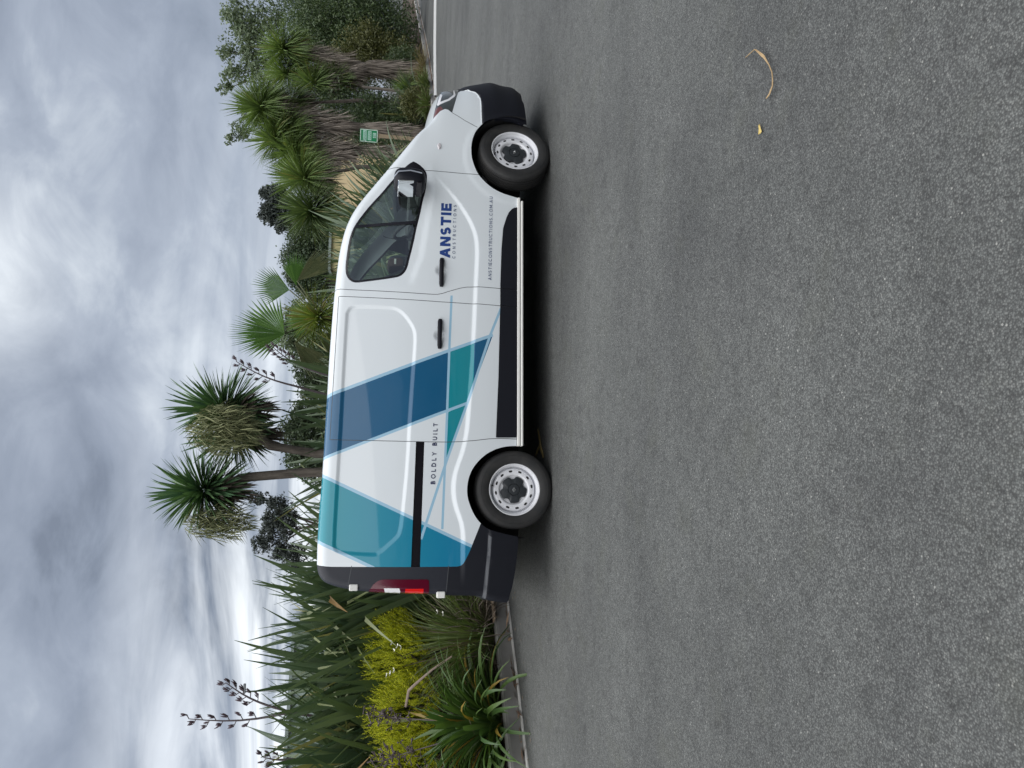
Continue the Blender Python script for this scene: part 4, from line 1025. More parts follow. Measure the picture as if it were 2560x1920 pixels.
# ================================================================== PLANT BUILDERS
def blade(L, w_, bend, kink=None, seg=8, fold=0.25, tipw=0.05, twist=0.0, base=.55, wmax=.35):
    """a strap leaf rising along +Z and arching towards +X; returns verts, faces"""
    V_ = []; Fc = []; p = Vector((0, 0, 0)); ang = 0.0
    for i in range(seg+1):
        t = i/seg
        wd = w_*(base+(1-base)*min(1, t/wmax))*(1 if t < .6 else max(tipw, 1-((t-.6)/.4)**1.6))
        if kink and t > kink[0]: a = ang+kink[1]
        else: a = ang
        d = Vector((math.sin(a), 0, math.cos(a))); nrm = Vector((-d.z, 0, d.x)) if True else None
        tw = twist*t; side = Vector((0, 1, 0))*math.cos(tw)+nrm*math.sin(tw)
        V_ += [tuple(p-side*wd/2+nrm*fold*wd), tuple(p), tuple(p+side*wd/2+nrm*fold*wd)]
        p = p+d*(L/seg); ang += bend/seg*(0.4+1.2*t)
    for i in range(seg):
        for k in range(2): Fc.append((i*3+k, i*3+k+1, (i+1)*3+k+1, (i+1)*3+k))
    return V_, Fc
def orient(az, tilt): return Matrix.Rotation(az, 3, 'Z') @ Matrix.Rotation(tilt, 3, 'Y')
# individually placed big blades: a few shared meshes
def blade_set(name, n, mats, Lr, wr, bendr, kinkp=0.0, fold=0.22, **k):
    out_ = []
    for i in range(n):
        kk = (random.uniform(.66, .86), random.uniform(1.2, 2.1)) if random.random() < kinkp else None
        V_, Fc = blade(random.uniform(*Lr), random.uniform(*wr), random.uniform(*bendr), kk, 8, fold, twist=random.uniform(-.5, .5), **k)
        fm = [(1 if kk and f[0]//3/8 > kk[0] else 0) for f in Fc]
        me = mesh_from(name, V_, Fc, mats, fm, True); out_.append(me)
    return out_
FLAXB = blade_set('leaf', 16, [M['flax'], M['flaxl']], (.92, 1.05), (.024, .034), (.10, .80), .0)+blade_set('leaf', 9, [M['flax'], M['flaxl']], (.85, 1.0), (.026, .034), (.2, .7), 1.0)
STRAPB = blade_set('leaf', 14, [M['strap']], (.9, 1.05), (.036, .048), (.6, 1.9), 0)
YUCB = blade_set('leaf', 10, [M['yucca']], (.92, 1.05), (.056, .072), (.0, .35), 0, fold=.18, base=.4, wmax=.4)
def leafy(name, loc, label, cat, meshes, n, size, tilt, spread, group=None, parentname=None, az=None, kinks=.16, part='leaf'):
    t = empty(name, loc); tag(t, label, cat, group)
    nk = len(meshes)
    for i in range(n):
        f = (i+.5)/n; a = random.uniform(*az) if az else i*2.39996+random.uniform(-.3, .3)
        tl = tilt[0]+(tilt[1]-tilt[0])*f**1.1+random.gauss(0, .05)
        me = random.choice(meshes[16:] if (nk > 16 and random.random() < kinks) else meshes[:16])
        o = link(part, me, t); s_ = size*random.uniform(.72, 1.05)
        o.location = (math.cos(a)*spread*f*random.uniform(.4, 1), math.sin(a)*spread*f*random.uniform(.4, 1), random.uniform(-.03, .02))
        o.rotation_euler = (orient(a, tl) @ Matrix.Rotation(random.uniform(-.5, .5), 3, 'Z')).to_euler()
        o.scale = (s_*random.uniform(.9, 1.3), s_*random.uniform(.9, 1.35), s_)
    return t
def tuft(mb, c, n, L, w_, tilt, bend, spread=.1, seg=5, hemi=None, fold=.2):
    """many thin blades joined into one mesh"""
    c = Vector(c)
    for i in range(n):
        a = random.uniform(0, 2*math.pi); tl = random.uniform(*tilt)
        V_, Fc = blade(L*random.uniform(.6, 1.1), w_*random.uniform(.7, 1.25), random.uniform(*bend), None, seg, fold, twist=random.uniform(-1, 1))
        M_ = orient(a, tl); o_ = Vector((math.cos(a), math.sin(a), 0))*spread*random.random()
        mb.add([M_ @ Vector(v)+c+o_ for v in V_], Fc)
def ball(mb, c, n, L, w_, up=(-.5, 1.0), bend=(.1, .8), seg=4, r0=.04, axis=None, fold=.15):
    """head of sword leaves bursting from one point; up = range of the sine of the elevation"""
    c = Vector(c); Q = axis.to_track_quat('Z', 'Y').to_matrix() if axis else Matrix.Identity(3)
    for i in range(n):
        s_ = random.uniform(*up); a = random.uniform(0, 2*math.pi); tl = math.acos(max(-1, min(1, s_)))
        V_, Fc = blade(L*random.uniform(.7, 1.08), w_*random.uniform(.75, 1.2), random.uniform(*bend)*(.3+tl*.5), None, seg, fold, base=.5, wmax=.4)
        M_ = Q @ orient(a, tl); d = M_ @ Vector((0, 0, 1))
        mb.add([M_ @ Vector(v)+c+d*r0 for v in V_], Fc)
def skirt(mb, p0, p1, r_, n, L=.5, w_=.02, flare=.25):
    """dry leaves hanging down a trunk from p0 (top) to p1"""
    p0, p1 = Vector(p0), Vector(p1)
    for i in range(n):
        t = random.random(); a = random.uniform(0, 2*math.pi); p = p0.lerp(p1, t); rr_ = r_*random.uniform(.7, 1.1)
        V_, Fc = blade(L*random.uniform(.6, 1.15), w_*random.uniform(.6, 1.3), random.uniform(-.25, .25), None, 3, .1, twist=random.uniform(-1.5, 1.5))
        M_ = orient(a, math.pi-random.uniform(.02, flare)); mb.add([M_ @ Vector(v)+p+Vector((math.cos(a), math.sin(a), 0))*rr_ for v in V_], Fc)
def stalks(name, p0, p1, label, n=9, scale=1.0, group='dark flower stalks of the flax'):
    p0, p1 = Vector(p0), Vector(p1); t = empty(name, p0); tag(t, label, 'flower stalk', group)
    d = p1-p0; b = MB(); side = d.cross(Vector((0, 1, 0))).normalized()
    bowv = side*.05*d.length
    pt = lambda q: d*q+bowv*math.sin(q*math.pi)
    b.tube([pt(q/6) for q in range(7)], [.017*(1-.7*q/6)*scale for q in range(7)], 6)
    b.tube([-d*.55+Vector((0, 0, -.5)), -d*.25+Vector((0, 0, -.12)), Vector((0, 0, 0))], [.019*scale, .018*scale, .017*scale], 6)
    bb = MB(); dn = d.normalized()
    for i in range(n):
        q = .34+.66*i/(n-1); s_ = 1 if i % 2 else -1; o = pt(min(q, 1)); ln = (.115-.07*q)*scale
        tip = o+side*s_*ln+dn*ln*.5; b.tube([o, tip], .006*scale, 5)
        for k in range(6):
            e = o.lerp(tip, random.uniform(.55, 1.0))+Vector((random.uniform(-.015, .015), random.uniform(-.03, .03), 0))
            dd = (dn*.95+side*s_*random.uniform(-.1, .55)+Vector((0, random.uniform(-.3, .3), 0))).normalized()*random.uniform(.065, .095)*scale
            bb.tube([e, e+dd*.5, e+dd*.9], [.004*scale, .0095*scale, .002*scale], 5)
    b.build('stem', M['stalk'], t); o_ = bb.build('seed_pods', M['pod'], t); o_['kind'] = 'stuff'
    return t
def crown_tree(name, base, trunk, blobs, label, cat, mat, nleaf, ls, group=None, tr=.16, bm_=None, limbs=True, gaps=.0, long=2.0):
    """tapered trunk, limbs to every clump and leaf-sized faces through each clump's volume"""
    t = empty(name, base); tag(t, label, cat, group); B = Vector(base)
    b = MB(); top = Vector(trunk)-B
    mid = top*.5+Vector((random.uniform(-.2, .2), random.uniform(-.2, .2), 0))
    b.tube([Vector((0, 0, -.1)), mid, top], [tr, tr*.75, tr*.45], 8)
    if limbs:
        for (c, r_) in blobs:
            e = Vector(c)-B; s_ = mid.lerp(top, random.uniform(.2, 1)); m_ = s_.lerp(e, .5)+Vector((0, 0, .12*(e-s_).length))
            b.tube([s_, m_, e], [tr*.4, tr*.25, tr*.10], 6)
    b.build('trunk', bm_ or M['barkd'], t, True)
    tot = sum(r_[0]*r_[1]*r_[2] if isinstance(r_, tuple) else r_**3 for _, r_ in blobs)
    Vall = []; Fall = []
    for (c, r_) in blobs:
        rx, ry, rz = r_ if isinstance(r_, tuple) else (r_, r_, r_)
        vol = (rx*ry*rz/tot); n = max(60, int(nleaf*vol**.8/sum(((q[0]*q[1]*q[2] if isinstance(q, tuple) else q**3)/tot)**.8 for _, q in blobs)))
        # twigs: sub clumps within the clump
        ns = max(7, n//16); u_ = rng.normal(size=(ns, 3)); u_ /= np.linalg.norm(u_, axis=1)[:, None]; sc = u_*(rng.random((ns, 1))**.42)*np.array((rx, ry, rz))
        pick = rng.integers(0, ns, n); pp = sc[pick]+rng.normal(size=(n, 3))*np.array((rx, ry, rz))*.16
        C_ = np.array(c)-np.array(base)+pp
        d = rng.normal(size=(n, 3)); d[:,2] -= .25; d /= np.linalg.norm(d, axis=1)[:, None]
        e = np.cross(d, rng.normal(size=(n, 3))); e /= np.linalg.norm(e, axis=1)[:, None]
        s_ = ls*rng.uniform(.6, 1.35, (n, 1)); A_ = C_-d*s_*long/2; T_ = C_+d*s_*long/2; Lf = C_+e*s_*.5; Rt = C_-e*s_*.5
        o = len(Vall)*0+sum(len(v) for v in Vall)
        Vall.append(np.stack([A_, Lf, T_, Rt], 1).reshape(-1, 3)); Fall.append(np.arange(n*4).reshape(-1, 4)+o)
    V_ = np.concatenate(Vall); Fc = np.concatenate(Fall)
    me = bpy.data.meshes.new('crown'); me.vertices.add(len(V_)); me.vertices.foreach_set('co', V_.ravel())
    me.loops.add(len(Fc)*4); me.loops.foreach_set('vertex_index', Fc.ravel().astype(np.int32))
    me.polygons.add(len(Fc)); me.polygons.foreach_set('loop_start', np.arange(0, len(Fc)*4, 4, dtype=np.int32)); me.update(calc_edges=True); me.materials.append(mat)
    o = link('crown', me, t); o['kind'] = 'stuff'
    return t
# ================================================================== PLANTS NEAR THE KERB (left, behind the van's tail)
def gz(x, y): return .13+.05*min(4, max(0, kside(x, y)))
def at0(x, y): return (x, y, gz(x, y))
# strap-leaved clumps at the kerb
leafy('strap_leaf_clump', at0(-3.50, 7.78), 'bright green strap leaved clump with yellow tips leaning over the kerb', 'plant', STRAPB, 230, 1.02, (.05, 1.35), .16, 'strap leaved clumps')
leafy('strap_leaf_clump', at0(-4.35, 7.35), 'strap leaved clump cut by the left edge of the photo', 'plant', STRAPB, 190, 1.0, (.05, 1.4), .16, 'strap leaved clumps')
def litter_on(t, c, n, L, w_, mat, name, tilt=(.9, 1.9), bend=(.5, 2.5), spread=.3):
    b = MB(); tuft(b, c, n, L, w_, tilt, bend, spread); o = b.build(name, mat, t); o['kind'] = 'stuff'; return o
g = empty('iris_clump', at0(-2.86, 8.50)); tag(g, 'dull green grassy clump with white flowers and dead twisted blades beside the tail light', 'plant')
b = MB(); tuft(b, (0, 0, 0), 520, 1.05, .013, (.0, 1.15), (.4, 1.8), .26); b.build('leaves', M['grass'], g)['kind'] = 'stuff'
litter_on(g, (.02, -.1, .10), 240, .55, .011, M['dead'], 'dead_leaves', (.6, 2.0), (-3, 3.5), .42)
def flowers(t, pts, sz=.022):
    b = MB()
    for p in pts:
        for k in range(5):
            a = 2*math.pi*k/5+random.random(); e = Vector(p)+Vector((math.cos(a)*sz, math.sin(a)*sz*.4, .4*sz+random.uniform(-.01, .01))); s_ = Vector((-math.sin(a), math.cos(a)*.3, .5))*sz*.45
            b.add([Vector(p), e+s_, e*1.0+(e-Vector(p))*.4, e-s_], [(0, 1, 2, 3)])
    o = b.build('flower', plain('white_petals', (.78,.78,.70), .6), t); return o
flowers(g, [(.02,-.35,1.02),(.05,-.38,1.06),(-.02,-.34,1.09),(.08,-.36,1.12)]); flowers(g, [(-.30,-.22,1.12),(-.33,-.2,1.16),(-.26,-.24,1.08)]); flowers(g, [(.42,-.5,.60),(.44,-.52,.66)])
b = MB(); b.tube([(-.52,-.30,.95),(-.30,-.42,.93),(-.22,-.45,.86),(-.06,-.5,.70),(.08,-.52,.50)], [.014,.017,.015,.012,.009], 7)
tag(b.build('dry_branch', plain('dry_wood', (.22,.17,.14), .8, var=.2), None, True, loc=at0(-2.95, 8.45)), 'bent pale dry branch lying across the grassy clump', 'branch')
b = MB(); tuft(b, (0, 0, 0), 260, .75, .012, (.1, 1.5), (.6, 2.4), .3)
t_ = empty('iris_clump', at0(-2.22, 9.15)); tag(t_, 'grassy clump partly hidden behind the rear bumper', 'plant'); b.build('leaves', M['grass'], t_)['kind'] = 'stuff'
# golden feathery bush: many upright plumes of fine needles
def plume_bush(name, blobs, label, n, mat, L=.16):
    t = empty(name, at0(*blobs[0][0][:2])); tag(t, label, 'shrub'); B = Vector(t.location); b = MB(); st = MB()
    V_ = []; Fc = []
    for (c, r_) in blobs:
        for i in range(n):
            u_ = Vector((random.gauss(0, 1), random.gauss(0, 1), random.gauss(0, 1))).normalized(); u_.z = abs(u_.z)*random.choice((1, 1, 1, -.5))
            p = Vector(c)-B+Vector((u_.x*r_[0], u_.y*r_[1], u_.z*r_[2]))*random.uniform(.72, 1.06)
            ax = (Vector((u_.x*.8, u_.y*.8, .9+u_.z*.4))+Vector((random.gauss(0, .25), random.gauss(0, .25), random.gauss(0, .2)))).normalized()
            l_ = L*random.uniform(.6, 1.4); e1 = ax.orthogonal().normalized(); e2 = ax.cross(e1)
            for k in range(17):
                q = k/17; a = k*2.4; o_ = p+ax*l_*q; dd = (e1*math.cos(a)+e2*math.sin(a))*.8+ax*.9; ln = .040*(1.1-.6*q); sd = ax.cross(dd).normalized()*.0042
                n0 = len(V_); V_ += [o_-sd, o_+sd, o_+dd*ln]; Fc.append((n0, n0+1, n0+2))
    o = link('foliage', mesh_from('foliage', V_, Fc, mat), t); o['kind'] = 'stuff'
    for (c, r_) in blobs:
        for k in range(5):
            e = Vector(c)-B+Vector((random.uniform(-.6, .6)*r_[0], random.uniform(-.6, .6)*r_[1], random.uniform(0, .6)*r_[2])); st.tube([Vector((random.uniform(-.1, .1), 0, 0)), e*.6, e], [.02, .014, .006], 5)
    st.build('stems', M['barkd'], t); return t
plume_bush('golden_bush', [((-3.72,8.62,.92),(.42,.45,.50)),((-4.35,8.35,.88),(.50,.45,.48)),((-3.25,8.98,.98),(.36,.4,.48)),((-3.02,9.25,1.08),(.22,.3,.36)),((-4.95,8.0,.80),(.5,.45,.45))],
           'golden yellow feathery bush between the flax and the strap leaved clump', 640, M['gold'])
# dry grey twigs among the gold
def twigs(p0, p1, label, n=26, sz=.20):
    t = empty('dry_seed_head', p0); tag(t, label, 'flower stalk', 'dry seed heads over the golden bush'); b = MB(); d = Vector(p1)-Vector(p0); b.tube([(0,0,0), d*.5+Vector((0,0,.03)), d], [.008,.006,.004], 5)
    for i in range(n):
        q = .35+.65*random.random(); o_ = d*q; e = o_+Vector((random.uniform(-1,1), random.uniform(-.6,.6), random.uniform(-.6,1)))*sz*.6; b.tube([o_, e], .004, 4)
        for k in range(3): b.tube([e, e+Vector((random.uniform(-1,1), random.uniform(-1,1), random.uniform(-.4,1)))*.06], [.004, .009], 4)
    b.build('stem', M['stalk'], t); return t
twigs((-3.55,7.95,.75), (-3.60,8.25,1.45), 'dry grey seed head standing in front of the golden bush, right one')
twigs((-3.75,7.9,.7), (-4.0,8.05,1.38), 'dry grey seed head standing in front of the golden bush, middle one')
twigs((-3.9,7.7,.7), (-4.15,7.75,1.25), 'dry grey seed head standing in front of the golden bush, left one')
# New Zealand flax
F = 'flax bushes in the planting bed'
for (x, y, n, sz, tl, lab) in [
    (-2.42, 9.95, 182, 2.55, (.02, .55), 'tall dark flax directly behind the tail light'),
    (-3.05, 10.05, 240, 2.80, (.02, .62), 'tallest dark flax with folded leaf tips left of the van'),
    (-3.85, 9.95, 230, 2.75, (.02, .62), 'broad flax with an orange withered leaf above the golden bush'),
    (-4.75, 9.55, 240, 2.75, (.02, .66), 'flax with pale bent leaves at the left edge of the photo'),
    (-5.6, 9.0, 170, 2.6, (.03, .7), 'flax half cut off by the left edge of the photo'),
    (-2.0, 11.1, 126, 2.55, (.03, .6), 'flax rising behind the rear corner of the van roof'),
    (-1.15, 12.5, 115, 2.9, (.05, .8), 'flax under the taller left yucca'),
    (-.35, 12.9, 126, 3.0, (.05, .85), 'flax under the right yucca above the dark blue stripe'),
    (.45, 13.9, 105, 2.85, (.05, .8), 'flax between the right yucca and the fan palm'),
    (1.9, 15.4, 150, 2.8, (.05, .8), 'flax seen over the front door window, left part'),
    (3.0, 17.0, 170, 2.85, (.05, .8), 'light tipped flax above the front window of the van'),
    (3.95, 18.6, 115, 2.5, (.05, .8), 'flax above the windscreen pillar of the van'),
    (4.75, 19.7, 115, 2.2, (.05, .8), 'flax over the top of the windscreen'),
    (5.5, 20.7, 90, 1.75, (.05, .85), 'flax left of the two shaggy trunks'),
    (9.0, 25.8, 84, 1.7, (.1, 1.0), 'dark flax right of the green sign'),
]:
    leafy('flax_bush', at0(x, y), lab, 'flax', FLAXB, n, sz, tl, .42, F, kinks=.22 if y < 12 else .12)
P_ = PL
stalks('flax_flower_stalk', P_['st3b'], P_['st3t'], 'tallest dark flower stalk against the bright sky at the left', 11)
stalks('flax_flower_stalk', P_['st4b'], P_['st4t'], 'leaning dark flower stalk just right of the tallest one', 10)
stalks('flax_flower_stalk', P_['st5b'], P_['st5t'], 'short dark seed stalk at the left edge', 5)
stalks('flax_flower_stalk', P_['st1b'], P_['st1t'], 'leaning dark red flower stalk right of the right yucca', 11)
stalks('flax_flower_stalk', P_['st2b'], P_['st2t'], 'dark brown seed stalk in front of the fan palm', 12)

# ================================================================== TWO YUCCAS
def yucca(base, pts, heads, pans, label):
    t = empty('yucca', base); tag(t, label, 'yucca', 'yuccas behind the van'); B = Vector(base)
    b = MB(); q = [Vector((0, 0, -.1))]+[Vector(p)-B for p in pts]; b.tube(q, [.09]+[.065]*(len(q)-1), 10)
    b.build('trunk', M['bark'], t, True)
    for (hc, L, n, ax) in heads:
        c = Vector(hc)-B; Q = Vector(ax).normalized().to_track_quat('Z', 'Y').to_matrix()
        for i in range(n):
            f = (i+.5)/n; s_ = 1-1.88*f; tl = math.acos(max(-1, min(1, s_)))+random.gauss(0, .07); a = i*2.39996+random.uniform(-.2, .2)
            o = link('leaf', random.choice(YUCB), t); Mx = Q @ orient(a, tl) @ Matrix.Rotation(random.uniform(-.4, .4), 3, 'Z')
            o.location = c+Q @ Vector((0, 0, .08-.24*f))+(Mx @ Vector((0, 0, 1)))*.05; o.rotation_euler = Mx.to_euler(); z_ = L*random.uniform(.82, 1.05)*(1-.12*f); o.scale = (z_, z_, z_)
        b = MB(); ball(b, c-Vector((0, 0, .02)), 150, L*.72, .045, (-.75, .9), (.0, .4), 3); b.build('inner_leaves', M['yucca2'], t)['kind'] = 'stuff'
        b = MB(); ball(b, c+Vector((0, 0, -.18)), 70, L*.62, .040, (-1, -.35), (.1, .5), 3); skirt(b, c+Vector((0, 0, -.15)), c+Vector((0, 0, -.5)), .07, 110, .30, .025, .5)
        b.build('dead_leaves', M['dead'], t)['kind'] = 'stuff'
    for (pc, rx, rz, n) in pans:
        b = MB(); c = Vector(pc)-B
        b.tube([Vector(heads[0][0])-B, c+Vector((0, 0, rz*.9)), c], [.02, .015, .01], 6)
        for i in range(n):
            u_ = Vector((random.gauss(0, 1), random.gauss(0, .8), random.gauss(0, 1))).normalized()*random.random()**.5
            p = c+Vector((u_.x*rx, u_.y*rx, u_.z*rz))
            V_, Fc = blade(.22*random.uniform(.6, 1.2), .013, random.uniform(-.9, .9), None, 3, .3)
            Mx = orient(random.uniform(0, 6.28), math.pi-random.uniform(.1, 1.2)); b.add([Mx @ Vector(v)+p for v in V_], Fc)
        b.build('seed_panicle', M['panicle'], t)['kind'] = 'stuff'
    return t
yucca(at0(-1.27, 11.0), [P_['yA_mid'], P_['yA_neck'], (-1.56, 11, 3.70)], [((-1.60, 11.0, 3.82), .66, 270, (-.10, -.25, 1))], [((-2.0, 10.8, 3.60), .24, .44, 750)], 'left and taller yucca with a straight slim trunk against the sky')
yucca(at0(-1.12, 11.2), [P_['yB_mid'], P_['yB_neck'], (-.66, 11.25, 3.35)], [((-.50, 11.25, 3.62), .68, 260, (.15, -.2, 1)), ((-.86, 11.5, 3.50), .64, 170, (-.3, .2, 1))], [((-.74, 10.65, 3.55), .34, .48, 950)], 'right and bushier yucca with a hanging seed head on a leaning trunk')

# ================================================================== FAN PALM WITH LOW YELLOW-GREEN HEAD
def fan(mb, mb2, c, hub, direction, r_, n=26, arc_=3.6, droop=.25, face=None):
    """one fan leaf: petiole and pleated segments split towards their tips"""
    c = Vector(c); hub = Vector(hub); d = Vector(direction).normalized()
    f = Vector(face).normalized() if face else Vector((0, -1, .2)).normalized(); sd = d.cross(f).normalized(); f = sd.cross(d).normalized()
    mb2.tube([c, c.lerp(hub, .5)+Vector((0, 0, .04)), hub], [.018, .014, .011], 6)
    for i in range(n):
        a = (i/(n-1)-.5)*arc_; dd = d*math.cos(a)+sd*math.sin(a); l_ = r_*(1-.22*(abs(a)/(arc_/2))**2)*random.uniform(.93, 1.05)
        w1 = max(.011, l_*math.tan(arc_/(n-1)/2)*.60*.92); nn = f; cr_ = dd.cross(nn).normalized()
        p1 = hub+dd*l_*.60; p2 = hub+dd*l_-f*0*droop+Vector((0, 0, -droop*l_*random.uniform(.1, .45)))-f*-.02*random.uniform(-1, 1)
        mb.add([hub, p1-cr_*w1+nn*.0, p1+nn*.016, p1+cr_*w1], [(0, 1, 2), (0, 2, 3)])
        mb.add([p1-cr_*w1, p1+nn*.016, p1+cr_*w1, p2], [(0, 1, 3), (1, 2, 3)])
t = empty('fan_palm', at0(1.0, 13.3)); tag(t, 'fan palm with upright green fans behind the roof of the van', 'palm tree'); B = Vector(t.location)
b = MB(); b.tube([(0, 0, -.1), (0, 0, 1.0), (0, 0, 2.1)], [.14, .12, .11], 10); b.build('trunk', M['barkd'], t, True)
cr = Vector(P_['crown'])-B; cr.z -= .15
for (hub, d, r_, n, arc_, old, face) in [
    (P_['fan1'], (.02, 0, 1), .92, 26, 1.15, 0, (.1, -1, .1)), (P_['fan1'], (.25, .05, 1), .80, 22, 2.3, 0, (.0, -1, .3)), (P_['fan2'], (.14, 0, 1), .66, 22, 1.5, 0, (-.2, -1, .1)),
    ((1.55, 13.4, 2.92), (.9, 0, .15), .6, 18, 1.0, 0, (0, -1, .3)),
    ((.55, 12.9, 2.86), (-.62, 0, -.62), .75, 24, .9, 1, (0, -1, .3)), ((1.62, 13.3, 2.9), (.62, -.1, -.7), .8, 24, .8, 1, (0, -1, .3)),
    ((1.0, 13.6, 2.7), (-.1, .4, 1), .55, 22, 2.2, 0, (0, -1, .2)), ((.72, 13.4, 2.55), (-.3, .3, -.8), .7, 20, 1.2, 1, (0, -1, .2))]:
    b = MB(); b2 = MB(); fan(b, b2, cr, Vector(hub)-B, d, r_, n, arc_, .12, face); o = b.build('fan_leaf', M['palmo'] if old else M['palm'], t); b2.build('leaf_stem', M['palmo'], o)
t = empty('cordyline', at0(1.02, 12.75)); tag(t, 'low yellow green grassy headed cordyline in front of the fan palm', 'cordyline'); B = Vector(t.location)
b = MB(); b.tube([(0, 0, -.1), (0, 0, 1.1), Vector(P_['cordy'])-B-Vector((0, 0, .1))], [.09, .07, .06], 8); b.build('trunk', M['bark'], t, True)
b = MB(); ball(b, Vector(P_['cordy'])-B-Vector((0, 0, .05)), 420, .62, .020, (-.75, 1), (.2, 1.1)); b.build('leaf_head', M['cord'], t)['kind'] = 'stuff'

# ================================================================== CABBAGE TREES (right half)
def cabbage(base, trunk, heads, label, sk=True, mat=None, rr_=.13, group='cabbage trees with shaggy trunks'):
    t = empty('cabbage_tree', base); tag(t, label, 'cabbage tree', group); B = Vector(base); fork = Vector(trunk)-B
    b = MB(); b.tube([(0, 0, -.1), fork*.5+Vector((random.uniform(-.05, .05), 0, 0)), fork], [rr_, rr_*.9, rr_*.8], 9)
    for (c, L, n) in heads:
        e = Vector(c)-B; b.tube([fork*.92, fork.lerp(e, .55)+Vector((0, 0, -.02)), e], [rr_*.75, rr_*.6, rr_*.5], 8)
    b.build('trunk', M['bark'], t, True)
    b = MB()
    if sk:
        skirt(b, fork, fork*.03, rr_*1.15, int(230*fork.length*(rr_/.13)), .55, .026, .30)
        for (c, L, n) in heads: skirt(b, Vector(c)-B-Vector((0, 0, .1)), fork.lerp(Vector(c)-B, .25), rr_*1.0, int(150+130*(Vector(c)-B-fork).length), .6, .024, .55)
        b.build('dead_leaf_skirt', M['skirt'], t)['kind'] = 'stuff'
    for (c, L, n) in heads:
        e = Vector(c)-B; b = MB(); ball(b, e, int(n*1.9), L*1.08, .034, (-.85, 1.0), (.2, 1.2), 4); b.build('leaf_head', mat or M['cab'], t)['kind'] = 'stuff'
        b = MB(); ball(b, e-Vector((0, 0, .12)), n//3, L*.9, .035, (-1.0, -.55), (.0, .5), 3); b.build('drying_leaves', M['skirt'] if random.random() < .6 else M['cord'], t)['kind'] = 'stuff'
    return t
cabbage(at0(7.92, 24.6), P_['t1'], [(P_['c1'], 1.15, 360), ((7.62, 24.4, 4.42), 1.0, 320)], 'tallest cabbage tree with a thick shaggy trunk behind the green sign', rr_=.15)
cabbage(at0(7.02, 24.0), P_['t2'], [((6.85, 24.0, 4.15), 1.0, 320), ((6.35, 23.8, 3.95), .95, 260), ((7.2, 24.2, 4.75), .95, 240)], 'cabbage tree on the shaggy trunk left of the green sign', rr_=.15)
cabbage(at0(5.78, 21.0), (5.72, 21, 2.3), [(P_['c3'], 1.0, 330)], 'cabbage tree with bare thin stems left of the shaggy trunks', False, rr_=.07)
cabbage(at0(4.3, 19.5), P_['t4'], [(P_['c4'], .95, 320)], 'cabbage tree head over the windscreen of the van', False, M['cabd'], rr_=.08)
cabbage(at0(11.55, 28.6), (11.4, 28.5, 2.3), [(P_['c5'], 1.15, 360), (P_['c6'], 1.0, 320), ((11.0, 28.7, 5.05), 1.0, 300), ((10.7, 28.2, 3.3), .75, 220)], 'many headed cabbage tree with a wide leaning shaggy trunk at the right', rr_=.24)
cabbage(at0(9.5, 26.3), (9.3, 26, 2.6), [(P_['c8'], .95, 300)], 'cabbage tree between the tallest one and the wide leaning one', False, M['cabd'], rr_=.08)
t = empty('cordyline', at0(10.1, 26.35)); tag(t, 'small trunkless cordyline at the kerb right of the green sign', 'cordyline')
b = MB(); ball(b, (0, 0, .62), 260, .62, .034, (-.55, 1), (.1, .9)); b.build('leaf_head', M['cab'], t)['kind'] = 'stuff'
b = MB(); b.tube([(0, 0, -.1), (0, 0, .55)], .06, 8); b.build('trunk', M['bark'], t)
b = MB(); b.tube([(10.5, 28.0, .2), (10.52, 28.0, 2.4)], .055, 8); tag(b.build('timber_post', plain('weathered_timber', (.20,.175,.15), .8, var=.2)), 'bare grey timber stake beside the wide shaggy trunk', 'post')

# ================================================================== SHRUBS AND TREES
def shrub(x, y, blobs, label, mat, n, ls, cat='shrub', group=None):
    return crown_tree('shrub', at0(x, y), (x, y, gz(x, y)+.5), blobs, label, cat, mat, n, ls, group, .05)
G1 = 'dark shrubs at the right end of the bed'
shrub(14.2, 32.5, [((14.3,32.5,1.9),(1.3,1.2,1.7)), ((15.0,33.0,4.2),(1.5,1.2,1.6)), ((13.6,33.0,3.6),(1.0,1.0,1.2)), ((15.2,32.6,2.5),(1.3,1.2,1.4))], 'tall dense dark green shrub at the right edge of the photo', M['tlush'], 28500, 0.059, group=G1)
shrub(12.9, 31.0, [((12.9,31.2,1.5),(1.0,.9,1.2)), ((12.6,31.6,3.0),(.9,.9,1.0)), ((13.4,31.2,2.4),(.9,.8,.9))], 'olive green shrub behind the wide shaggy trunk', M['tolive'], 15200, 0.052, group=G1)
shrub(16.4, 35.8, [((16.9,36.5,2.4),(1.6,1.4,2.1)), ((17.4,37.0,5.0),(1.8,1.5,1.8)), ((16.0,37.0,4.0),(1.3,1.2,1.3))], 'dark green shrub farthest to the right', M['tlush'], 22800, 0.063, group=G1)
shrub(11.9, 29.6, [((12.0,29.7,.9),(.8,.7,.75))], 'low dark shrub right of the wide shaggy trunk', M['tlush'], 6650, 0.042, group=G1)
shrub(8.6, 25.6, [((8.5,25.7,1.0),(.75,.6,.8)), ((8.9,26.2,1.9),(.7,.6,.8))], 'dark shrub behind the green sign', M['tlush'], 8550, 0.045)
shrub(8.95, 24.75, [((8.95,24.75,.62),(.5,.4,.42))], 'low olive bush in front of the dark shrub near the bonnet', M['tolive'], 4180, 0.035)
shrub(7.6, 26.8, [((9.0,27.6,2.9),(1.1,1.0,1.6)), ((9.9,28.4,3.3),(1.2,1.0,1.5))], 'green shrub mass behind the shaggy trunks', M['tlush'], 9500, 0.049)
shrub(9.9, 29.8, [((9.9,29.9,1.6),(1.1,.8,1.2)), ((10.6,30.4,2.4),(1.2,.8,1.2)), ((9.0,29.5,2.2),(.9,.8,1.2))], 'green shrub filling the gap behind the timber stake', M['tlush'], 11400, 0.052)
G2 = 'trees beyond the planting bed'
